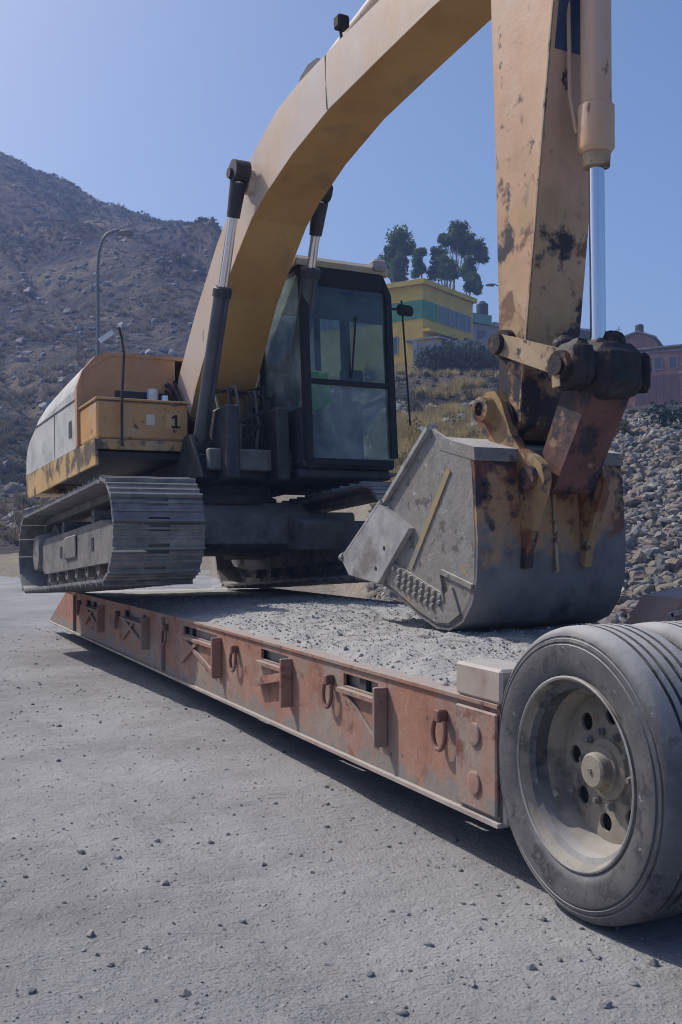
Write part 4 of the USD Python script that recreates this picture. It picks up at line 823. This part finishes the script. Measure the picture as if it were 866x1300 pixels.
# cab
cx0, cx1, cy0, cy1, cz0, cz1 = .42, 1.47, -1.50, .22, 1.20, 3.28
cb_ = Hs('cab', MB().box((cx0, cy0 + .02, cz0 - .06), (cx1, cy1, cz0 + .02), .02), M['dark'], label='operator cab with dark frame and tinted glass')
def post(p, q, w=.085, h=.085, mat='black'): return Hs('pillar', MB().bar(p, q, w, h, (0, 1, 0)), M[mat], cb_)
post((cx0 + .045, cy0, cz0), (cx0 + .045, cy0 + .02, cz1 - .18), .065, .09); post((cx0 + .045, cy0 + .02, cz1 - .18), (cx0 + .06, cy0 + .16, cz1 - .04), .09, .10)
post((cx1 - .035, cy0, cz0 + .05), (cx1 - .035, cy0 + .02, cz1 - .32), .07, .09); post((cx1 - .035, cy0 + .02, cz1 - .34), (cx1 - .07, cy0 + .16, cz1 - .03), .075, .09)
post((cx0 + .03, cy1 - .05, cz0), (cx0 + .03, cy1 - .05, cz1 - .06), .08, .1); post((cx1 - .03, cy1 - .05, cz0), (cx1 - .03, cy1 - .05, cz1 - .06), .08, .1)
post((cx1 - .03, cy0 + .95, cz0), (cx1 - .03, cy0 + .95, cz1 - .06), .05, .14)
post((cx0 + .03, cy0 + 1.0, cz0), (cx0 + .03, cy0 + 1.0, cz1 - .06), .05, .08)
Hs('cross_bar', MB().bar((cx0 + .08, cy0 - .005, cz0 + .80), (cx1 - .06, cy0 - .005, cz0 + .80), .05, .05), M['black'], cb_)
Hs('lower_sill', MB().box((cx0 + .02, cy0 - .005, cz0 - .04), (cx1 - .02, cy0 + .05, cz0 + .05), .01), M['black'], cb_)
Hs('head_rail', MB().box((cx0 + .09, cy0 + .02, cz1 - .34), (cx1 - .07, cy0 + .07, cz1 - .09), .01), M['black'], cb_)
roof = MB().prism(Polygon([(cy0 + .04, cz1 - .09), (cy0 + .02, cz1 - .03), (cy0 + .10, cz1 + .03), (cy0 + .35, cz1 + .055), (cy1 - .2, cz1 + .055), (cy1 + .02, cz1 + .02), (cy1 + .04, cz1 - .09)]), cx0 - .01, cx1 + .01)
Hs('roof', roof, M['roof_beige'], cb_, smooth=30, label='dusty beige cab roof')
Hs('roof_lining', MB().box((cx0 + .03, cy0 + .08, cz1 - .13), (cx1 - .03, cy1 - .02, cz1 - .1)), M['seat'], cb_)
Hs('roof_lamp', MB().box((cx1 - .20, cy0 - .04, cz1 - .06), (cx1 - .03, cy0 + .10, cz1 + .06), .03), M['concrete'], cb_)
def pane(name, lo, hi, mat='glass'):
    lo, hi = np.array(lo, float), np.array(hi, float); k = int(np.argmin(hi - lo)); c = (lo[k] + hi[k]) / 2; o = [i for i in range(3) if i != k]
    v = np.zeros((4, 3)); v[:, k] = c
    for i, (p, q) in enumerate(((0, 0), (1, 0), (1, 1), (0, 1))): v[i, o[0]] = (lo, hi)[p][o[0]]; v[i, o[1]] = (lo, hi)[q][o[1]]
    Hs(name, MB().add(v, [[0, 1, 2, 3]]), M[mat], cb_, smooth=False)
pane('windscreen', (cx0 + .09, cy0 + .0, cz0 + .83), (cx1 - .07, cy0 + .008, cz1 - .30))
lowg = [(cx0 + .09, cz0 + .02), (cx1 - .02, cz0 + .02), (cx1 - .02, cz0 + .775), (cx0 + .09, cz0 + .775)]
pane('lower_windscreen', (cx0 + .085, cy0 - .012, cz0 + .03), (cx1 - .03, cy0 - .004, cz0 + .775), 'glass_dusty')
pane('door_window', (cx1 - .03, cy0 + .06, cz0 + .72), (cx1 - .024, cy0 + .88, cz1 - .16)); pane('door_window', (cx1 - .03, cy0 + .06, cz0 + .08), (cx1 - .024, cy0 + .88, cz0 + .66))
pane('rear_side_window', (cx1 - .03, cy0 + 1.03, cz0 + .75), (cx1 - .024, cy1 - .1, cz1 - .16))
pane('right_window', (cx0 + .022, cy0 + .07, cz0 + .55), (cx0 + .028, cy0 + .96, cz1 - .12), 'glass_side'); pane('right_window', (cx0 + .022, cy0 + 1.04, cz0 + .75), (cx0 + .028, cy1 - .1, cz1 - .12), 'glass_side')
pane('rear_window', (cx0 + .1, cy1 - .03, cz0 + .85), (cx1 - .1, cy1 - .024, cz1 - .2))
Hs('rear_panel', MB().box((cx0 + .07, cy1 - .03, cz0), (cx1 - .07, cy1 - .01, cz0 + .85), .005), M['seat'], cb_)
Hs('right_panel', MB().box((cx0 + .012, cy0 + .06, cz0), (cx0 + .03, cy1 - .08, cz0 + .53), .004), M['seat'], cb_)
Hs('door_rail', MB().box((cx1 - .05, cy0 + .05, cz0 + .665), (cx1 - .012, cy0 + .92, cz0 + .715), .006), M['black'], cb_)
Hs('sun_blind', MB().box((cx0 + .10, cy0 + .05, cz1 - .62), (cx1 - .08, cy0 + .056, cz1 - .30)), M['seat'], cb_)
seat = Hs('seat', MB().box((cx0 + .32, -.72, cz0 + .42), (cx0 + .82, -.22, cz0 + .56), .05).box((cx0 + .44, -.6, cz0), (cx0 + .72, -.3, cz0 + .44), .03), M['seat'], cb_, smooth=35)
Hs('seat_back', MB().prism([(-.30, cz0 + .5), (-.12, cz0 + 1.2), (-.0, cz0 + 1.2), (-.16, cz0 + .5)], cx0 + .34, cx0 + .82).box((cx0 + .44, -.14, cz0 + 1.22), (cx0 + .70, -.03, cz0 + 1.42), .04), M['seat'], cb_, smooth=35)
gc = MB().prism([(-.37, cz0 + .72), (-.20, cz0 + 1.22), (.02, cz0 + 1.22), (.02, cz0 + 1.18), (-.17, cz0 + 1.185), (-.33, cz0 + .7)], cx0 + .55, cx0 + .96)
gv, gf = gc.arrays(); gm_ = trimesh.Trimesh(gv, gf); gm_ = gm_.subdivide().subdivide().subdivide(); gv = np.array(gm_.vertices); gv += ((meshkit.fbm(gv * 9, 3, 5) - .5) * .09)[:, None] * [.5, -1, .8]
Hs('green_cover', (gv, gm_.faces), M['green_cloth'], cb_, smooth=50)
Hs('console', MB().box((cx0 + .70, -1.0, cz0), (cx0 + .98, -.2, cz0 + .74), .04).box((cx0 + .1, -1.1, cz0), (cx0 + .22, -.2, cz0 + .66), .03), M['seat'], cb_, smooth=35)
Hs('monitor', MB().box((cx0 + .60, -1.22, cz0 + .82), (cx0 + .86, -1.16, cz0 + 1.02), .015), M['seat'], cb_)
Hs('lever', MB().tube([(cx0 + .22, -.95, cz0 + .62), (cx0 + .22, -1.0, cz0 + .85)], .015, 8).tube([(cx0 + .85, -.9, cz0 + .72), (cx0 + .84, -.95, cz0 + .95)], .015, 8), M['black'], cb_)
Hs('wiper', MB().bar((cx0 + .55, cy0 - .02, cz0 + .86), (cx0 + .62, cy0 - .02, cz0 + 1.5), .012, .015), M['black'], cb_)
Hs('foot_step', MB().bar((cx1 + .02, cy0 + .1, cz0 - .1), (cx1 + .02, .6, cz0 - .1), .1, .03), M['grime'])
mr = Hs('cab_mirror', MB().box((cx1 + .06, cy0 - .06, cz0 + 1.56), (cx1 + .26, cy0 + .0, cz0 + 1.68), .03).bar((cx1 - .03, cy0, cz0 + 1.62), (cx1 + .10, cy0 - .03, cz0 + 1.63), .02, .02), M['black'], smooth=35)
Hs('mirror_rod', MB().tube([(cx1 + .12, cy0 - .03, cz0 + 1.72), (cx1 + .13, cy0 - .03, cz0 + 1.5), (cx1 + .17, cy0 - .03, cz0 + .40)], .010, 8), M['black'], mr)
Hs('cab_base', MB().box((cx0 - .02, cy0 + .1, 1.04), (cx1, cy1, cz0 - .065), .02), M['dark'])
Hs('left_flank', MB().box((cx0, cy1 + .06, 1.37), (1.38, 2.2, 2.3), .05), M['yellow'])

# ------------------------------------------------------------------ yellow house on the slope
def walls(c, du, dv, lu, lv, z0, z1):
    """a box building: corner c, unit directions du, dv (horizontal), lengths, heights"""
    p = [c, c + du * lu, c + du * lu + dv * lv, c + dv * lv]
    v = [np.r_[q[:2], z] for z in (z0, z1) for q in p]
    return MB().add(v, [[3, 2, 1, 0], [4, 5, 6, 7], [0, 1, 5, 4], [1, 2, 6, 5], [2, 3, 7, 6], [3, 0, 4, 7]])
def face_box(c, d, n, a, b, z0, z1, t0, t1):
    """a slab on a facade: along d from a to b, out along n from t0 to t1"""
    p = [c + d * a + n * t0, c + d * b + n * t0, c + d * b + n * t1, c + d * a + n * t1]
    return MB().add([np.r_[q[:2], z] for z in (z0, z1) for q in p], [[3, 2, 1, 0], [4, 5, 6, 7], [0, 1, 5, 4], [1, 2, 6, 5], [2, 3, 7, 6], [3, 0, 4, 7]])
c0 = along(537, 75); e1 = along(601, 81.3) - c0; L1 = np.linalg.norm(e1); e1 /= L1
e2 = np.array([-e1[1], e1[0], 0]); n1 = -e2; n2 = -e1
zr = zat(353, 75); zb = zr - 6.2
hs = Thing('yellow_house', 'two storey yellow house with green band on the slope behind the cab', 'house', np.r_[c0[:2], zb])
hs.part('wall', walls(c0, e1, e2, L1, 9, zb - 2.5, zr - .35), M['house_yellow'], smooth=False)
hs.part('roof', walls(c0 + n1 * .25 + n2 * .25, e1, e2, L1 + .5, 9.5, zr - .35, zr), M['house_yellow'], smooth=False)
for nm, d, n, L in (('front', e1, n1, L1), ('side', e2, n2, 9)):
    hs.part('green_band', face_box(c0, d, n, .0 if nm == 'front' else 0, 2.2 if nm == 'front' else L, zr - 2.75, zr - 1.45, .004, .05), M['house_green'], smooth=False)
    k = 0
    for a in (np.arange(2.4, L - .8, 1.25) if nm == 'front' else np.arange(4.5, 8.5, 1.6)):
        w = hs.part('window', face_box(c0, d, n, a, a + 1.1, zr - 2.75, zr - 1.45, .006, .06), M['frame_white'], smooth=False)
        for q in (0, .54): hs.part('pane', face_box(c0, d, n, a + .06 + q, a + .5 + q, zr - 2.68, zr - 1.52, .062, .075), M['window'], w, smooth=False)
    for a in (1.2, 3.0, 5.4) if nm == 'front' else (2.0,):
        w = hs.part('window', face_box(c0, d, n, a, a + 1.2, zr - 5.15, zr - 3.85, .006, .06), M['concrete'], smooth=False)
        hs.part('pane', face_box(c0, d, n, a + .1, a + 1.1, zr - 5.05, zr - 3.95, .062, .075), M['window'], w, smooth=False)
hs.part('balcony_slab', face_box(c0, e1, n1, -.2, L1 + .2, zr - 3.75, zr - 3.55, .004, .7), M['house_yellow'], smooth=False)
hs.part('annex', walls(c0 + n1 * 2.6 - e1 * 2.4, e1, -n1, 4.4, 2.4, zb - 3, zb + 1.35), M['house_yellow'], smooth=False)
hs.part('annex_roof', walls(c0 + n1 * 2.8 - e1 * 2.6, e1, -n1, 4.8, 2.8, zb + 1.36, zb + 1.5), M['concrete'], smooth=False)
for a in (1.0, 2.7): hs.part('annex_door', face_box(c0 + n1 * 2.6 - e1 * 2.4, e1, n1, a, a + .8, zb - .9, zb + .9, .004, .04), M['window'], smooth=False)
# dark boundary wall below it
w0 = along(528, 68); w1 = along(650, 66)
def wall_run(name, p, q, z0, z1, t, mat, label, cat, cap=None):
    d = (q - p); L = np.linalg.norm(d[:2]); d = d / L; n = np.array([d[1], -d[0], 0])
    t_ = Thing(name, label, cat, np.r_[((p + q) / 2)[:2], z0])
    t_.part('wall_face', face_box(p, d, n, 0, L, z0, z1, 0, t), mat, smooth=False)
    for k, a in enumerate(np.linspace(0, L - .3, 6)): t_.part('pier', face_box(p, d, n, a, a + .3, z0, z1 + .12, -.06, t + .06), mat, smooth=False)
    if cap is not None: t_.part('coping', face_box(p, d, n, 0, L, z1 + .005, z1 + .1, -.04, t + .04), cap, smooth=False)
hd = Thing('hedge', 'dark green hedge along the slope right of the yellow house', 'hedge', np.r_[((w0 + w1) / 2)[:2], zat(470, 67)])
vv_, ff_, nv = [], [], 0
for k, t in enumerate(np.linspace(.18, 1, 15)):
    q = w0 + (w1 - w0) * t; q[2] = height(q[None, :2])[0] - .2; bv, bf = bush(900 + k, 420, rng.uniform(1.3, 1.9), .14); vv_.append(bv * [1, 1, 1.1] + q); ff_.append(bf + nv); nv += len(bv)
hd.part('foliage', (np.vstack(vv_), np.vstack(ff_)), M['scrub_green'], smooth=False)
wf = w0 * .3 + w1 * .7
wall_run('garden_fence', w0 + FW * [2, 2, 0] + [0, 0, 0], w1 + FW * [2, 2, 0], zat(440, 68) - 1.5, zat(428, 68), .12, M['concrete'], 'pale low concrete fence above the dark hedge', 'fence')
# small green roofed house with tank
g0 = along(601, 88); ge = along(640, 90) - g0; gl = np.linalg.norm(ge); ge /= gl; gn = np.array([-ge[1], ge[0], 0])
zg = zat(397, 88)
gh = Thing('green_roofed_house', 'small house with green roof between the yellow house and the stick', 'house', np.r_[g0[:2], zg - 5])
gh.part('wall', walls(g0, ge, gn, gl, 5, zg - 6, zg - .8), M['concrete'], smooth=False)
gh.part('roof', walls(g0 - ge * .3 - gn * .3, ge, gn, gl * .62, 5.6, zg - .78, zg), M['roof_green'], smooth=False)
gh.part('roof', walls(g0 + ge * gl * .6 - gn * .3, ge, gn, gl * .5, 5.6, zg - .9, zg - .5), M['tin'], smooth=False)
gh.part('window', face_box(g0, ge, -gn, .5, 1.4, zg - 2.4, zg - 1.3, .004, .05), M['window'], smooth=False)
wt = along(613, 89); wt2 = MB().lathe([(zg + .01, .5), (zg + .95, .5), (zg + 1.05, .42), (zg + 1.12, .25), (zg + 1.2, .25), (zg + 1.2, .001)], (wt[0], wt[1], 0), 'z', 20)
tk2 = Thing('water_tank', 'dark round water tank on the green roof', 'water tank', np.r_[wt[:2], zg]); tk2.part('tank_body', wt2, M['tank'])
# brick houses on the right
b0 = along(757, 92); be = along(832, 90) - b0; bl = np.linalg.norm(be); be /= bl; bn = np.array([-be[1], be[0], 0]); zbk = zat(520, 84)
bh = Thing('gabled_brick_house', 'brick house with low gabled tin roof and tank on its ridge', 'house', np.r_[b0[:2], zbk])
zt, ze = zat(421, 91), zat(440, 91)
pk = bl * .74
v = [np.r_[(b0 + be * a + bn * d)[:2], z] for d in (0, 7) for a, z in ((0, zbk), (bl, zbk), (bl, zat(431, 91)), (pk, zt - .15), (0, ze - .1))]
bh.part('wall', MB().add(v, [[0, 1, 2], [0, 2, 3], [0, 3, 4], [5, 7, 6], [5, 8, 7], [5, 9, 8], [0, 5, 6], [0, 6, 1], [1, 6, 7], [1, 7, 2], [4, 3, 8], [4, 8, 9], [0, 4, 9], [0, 9, 5]]), M['brick'], smooth=False)
def roofslab(a, za, b, zb_, name='roof'):
    v = [np.r_[(b0 + be * x + bn * d)[:2], z + t] for t in (0, .14) for d in (-.5, 7.4) for x, z in ((a, za), (b, zb_))]
    bh.part(name, MB().add(v, [[0, 1, 3, 2], [4, 6, 7, 5], [0, 4, 5, 1], [2, 3, 7, 6], [0, 2, 6, 4], [1, 5, 7, 3]]), M['tin'], smooth=False)
roofslab(-.4, ze - .2, pk, zt - .14); roofslab(pk, zt - .14, bl + .2, zat(431, 91) - .05)
bh.part('window', face_box(b0, be, -bn, 1.0, 1.7, ze - 2.0, ze - 1.0, .01, .05), M['window'], smooth=False)
tp = b0 + be * (pk - .05) + bn * .8
t3 = Thing('water_tank', 'black water tank on the ridge of the brick house at right', 'water tank', np.r_[tp[:2], zt]); t3.part('tank_body', MB().lathe([(zt + .02, .36), (zt + .62, .36), (zt + .70, .3), (zt + .74, .001)], (tp[0], tp[1], 0), 'z', 18), M['tank'])
t3.part('stand', MB().box((tp[0] - .3, tp[1] - .3, zt - .25), (tp[0] + .3, tp[1] + .3, zt + .015)), M['concrete'])
an = along(787, 90.5); a3 = Thing('antenna', 'thin antenna mast on the brick house roof', 'antenna', np.r_[an[:2], ze]); a3.part('mast', MB().cyl((an[0], an[1], ze - .3), (an[0], an[1], ze + 1.7), .03, 6), M['tank']); a3.part('crossarm', MB().bar((an[0] - .3, an[1], ze + 1.4), (an[0] + .3, an[1], ze + 1.4), .03, .03), M['tank'])
f0 = along(786, 82); fe = along(905, 78) - f0; fl = np.linalg.norm(fe); fe /= fl; fn = np.array([-fe[1], fe[0], 0]); ft = zat(442, 81)
fh = Thing('flat_roofed_brick_house', 'flat roofed brick house with brown sheet wall at the right edge', 'house', np.r_[f0[:2], zbk - .5])
fh.part('wall', walls(f0, fe, fn, fl, 6, zbk - 1.5, ft - .12), M['brick'], smooth=False)
fh.part('roof', walls(f0 - fe * .2 - fn * .3, fe, fn, fl + .4, 6.6, ft - .115, ft), M['concrete'], smooth=False)
for a in (1.1, 5.3):
    w = fh.part('window', face_box(f0, fe, -fn, a, a + .85, ft - 1.7, ft - .7, .004, .06), M['concrete'], smooth=False); fh.part('pane', face_box(f0, fe, -fn, a + .1, a + .75, ft - 1.6, ft - .8, .062, .075), M['window'], w, smooth=False)
for a in (2.75, 3.9):
    w = fh.part('window', face_box(f0, fe, -fn, a, a + .7, ft - 1.75, ft - .75, .004, .07), M['concrete'], smooth=False); fh.part('pane', face_box(f0, fe, -fn, a + .09, a + .61, ft - 1.66, ft - .84, .072, .085), M['window'], w, smooth=False)
fh.part('parapet', face_box(f0, fe, -fn, -.1, fl, ft - .42, ft - .3, .004, .09), M['concrete'], smooth=False)
fh.part('vent_pipe', face_box(f0, fe, -fn, 2.05, 2.2, ft - 1.9, ft - 1.0, .004, .12), M['frame_white'], smooth=False)
for k in range(6): fh.part('sheet_panel', face_box(f0, fe, -fn, 1.35 + k * .55, 1.35 + k * .55 + .53, ft - 4.6, ft - 2.15, .004, .05), M['purple_gate'], smooth=False)
fh.part('lintel', face_box(f0, fe, -fn, 4.7, fl, ft - 2.2, ft - 2.0, .004, .2), M['concrete'], smooth=False)
# dark block behind the stick
k0 = along(722, 96); ke = along(752, 97) - k0; kl = np.linalg.norm(ke); ke /= kl; kn = np.array([-ke[1], ke[0], 0])
kh = Thing('grey_green_house', 'plain grey green house block behind the bucket cylinder rod', 'house', np.r_[k0[:2], zbk]); kz = zat(415, 96)
kh.part('wall', walls(k0, ke, kn, kl, 5, zbk - 1, kz - .2), M['wall_dark'], smooth=False); kh.part('roof', walls(k0 - ke * .2 - kn * .2, ke, kn, kl + .4, 5.4, kz - .195, kz), M['tin'], smooth=False)

# ------------------------------------------------------------------ trees
def tree(px, v, ytop, ybase, clumps, label, seed, stems):
    g = np.random.default_rng(seed); p = along(px, v); gz_ = height(p[None, :2])[0] - .3; s = v / FPX
    t = Thing('eucalyptus_tree', label, 'tree', np.r_[p[:2], gz_], 'eucalyptus trees behind the yellow house')
    right = RT; away = np.array([FW[0], FW[1], 0]) / math.hypot(FW[0], FW[1])
    cl = [(p + right * (cx - px) * s + away * g.uniform(-1.2, 1.2) + [0, 0, zat(cy, v)], r * s * 1.12) for cx, cy, r in clumps]
    for k, (sx_, ti) in enumerate(stems):
        b = np.r_[(p + right * (sx_ - px) * s * .5)[:2], gz_]; e, er = cl[ti]; mid = b * .45 + e * .55; mid[:2] += g.normal(size=2) * .25
        m = MB().tube([b, b * .7 + mid * .3, mid, e + [0, 0, er * .3]], [.24, .2, .13, .04], 8)
        for q in range(4):
            c, cr = cl[g.integers(0, len(cl))]
            if np.linalg.norm(c - e) < 4.5: m.tube([mid * .6 + e * .4, (mid + c) / 2 + [0, 0, .3], c], [.09, .06, .025], 6)
        t.part('trunk', m, M['bark'], smooth=40)
    v_, f_ = [], []
    for c, cr in cl:
        subs = [(c + (lambda d: d / np.linalg.norm(d))(g.normal(size=3)) * cr * g.uniform(.3, .85), cr * g.uniform(.32, .58)) for _ in range(11)] + [(c, cr * .5)]
        for c2, r2 in subs:
            n = int(85 * (r2 / .6) ** 1.6) + 40
            d = g.normal(size=(n, 3)); d /= np.linalg.norm(d, axis=1, keepdims=True); q = c2 + d * (r2 * g.uniform(.1, 1.6, (n, 1)) ** .75) * [1, 1, .9]
            a = g.normal(size=(n, 3)); a[:, 2] -= .7; a /= np.linalg.norm(a, axis=1, keepdims=True); b = np.cross(a, g.normal(size=(n, 3))); b /= np.linalg.norm(b, axis=1, keepdims=True)
            l = g.uniform(.13, .26, (n, 1)); base = sum(map(len, v_)); quad = np.stack([q - a * l, q + b * l * .38, q + a * l, q - b * l * .38], 1).reshape(-1, 3)
            k = base + 4 * np.arange(n)[:, None]; v_.append(quad); f_.append(np.vstack([k + [0, 1, 2], k + [0, 2, 3]]))
    t.part('crown', (np.vstack(v_), np.vstack(f_)), M['leaf'], smooth=False)
tree(508, 102, 292, 360, [(507, 305, 13), (500, 315, 10), (517, 318, 9), (494, 330, 12), (510, 334, 11), (502, 350, 12), (488, 336, 8)], 'eucalyptus tree just right of the cab roof, second from left', 1, [(505, 0), (510, 3)])
tree(533, 100, 316, 360, [(534, 323, 7), (531, 334, 7), (536, 337, 7), (530, 348, 7)], 'slim lower eucalyptus between the two tall trees', 2, [(532, 0)])
tree(580, 104, 282, 370, [(583, 296, 13), (574, 303, 12), (592, 302, 11), (598, 312, 9), (607, 320, 10), (612, 327, 9), (585, 312, 11), (565, 305, 8)], 'tallest eucalyptus tree, over the right half of the yellow house', 3, [(580, 0), (586, 3), (574, 1)])
tree(560, 99, 318, 365, [(558, 322, 10), (566, 332, 11), (556, 342, 11), (568, 347, 10), (576, 345, 8)], 'bushy eucalyptus below and left of the tallest tree', 4, [(562, 1), (566, 3)])
tree(597, 100, 330, 375, [(598, 328, 7), (597, 340, 9), (601, 352, 9), (596, 362, 9), (604, 367, 7)], 'narrow eucalyptus at the right corner of the yellow house', 5, [(598, 1)])
# dark shrub on the rubble at right
for px, py, v, r, lab, mt in ((846, 556, 27.5, .50, 'dark blue green shrub on the rubble below the brown wall', 'scrub_blue'), (787, 562, 26, .32, 'small reddish dry shrub on the rubble left of the dark shrub', 'scrub'), (800, 533, 34, .5, 'low green bush beside the dirt path', 'scrub')):
    p = along(px, v); p[2] = height(p[None, :2])[0]
    t = Thing('shrub', lab, 'shrub', p); vv_, ff_ = bush(int(px), 700, r * 1.15, .055)
    t.part('foliage', (vv_ + p, ff_), M[mt], smooth=False); t.part('stem', MB().tube([p, p + [0.02, 0, r * .6]], [.025, .012], 6), M['bark'])
# path in front of the brick houses
# ------------------------------------------------------------------ street lamps
def lamp(px, v, pts, label, heads, r=.052):
    p = along(px, v); gz_ = height(p[None, :2])[0]; s = v / FPX
    t = Thing('street_lamp', label, 'street lamp', np.r_[p[:2], gz_], None)
    P3 = [np.r_[p[:2], gz_ - .2]] + [np.r_[(p + RT * (a - px) * s)[:2], zat(b, v)] for a, b in pts]
    t.part('pole', MB().tube(P3, np.linspace(r, r * .55, len(P3)), 10), M['lamp_pole'], smooth=40)
    for k, (a, b, l) in enumerate(heads):
        c = np.r_[(p + RT * (a - px) * s)[:2], zat(b, v)]
        t.part('lamp_head', MB().tube([c - RT * l * .5, c - RT * l * .2 + [0, 0, .03], c + RT * l * .3 + [0, 0, .02], c + RT * l * .5], [.04, .08, .09, .04], 10), M['lamp_pole'], smooth=40)
    return t
lamp(124, 28, [(123.5, 430), (122.5, 345), (124, 320), (128, 304), (134, 295), (143, 291), (151, 290)], 'tall curved street lamp rising behind the excavator hood', [(157, 295, .42)])
lamp(640, 60, [(640, 400), (639, 372), (634, 362), (628, 359)], 'street lamp half hidden behind the excavator stick', [(623, 361, .5)])

# ------------------------------------------------------------------ haze
hz = usdkit.material(stage, '/World/Looks/haze_air', {'v': ('principled_volume', {'color': (0.36, 0.52, 1.0), 'density': 0.0013, 'anisotropy': 0.0})}, [], volume='v.volume')
HAZE = True
if HAZE:
    hb = trimesh.creation.box(bounds=[[-345, -345, -2], [345, 345, 105]])
    single('haze', hb.vertices, hb.faces, hz, 'thin bluish haze in the air over the valley', kind='stuff', smooth=False, base=(0, 0, 0))
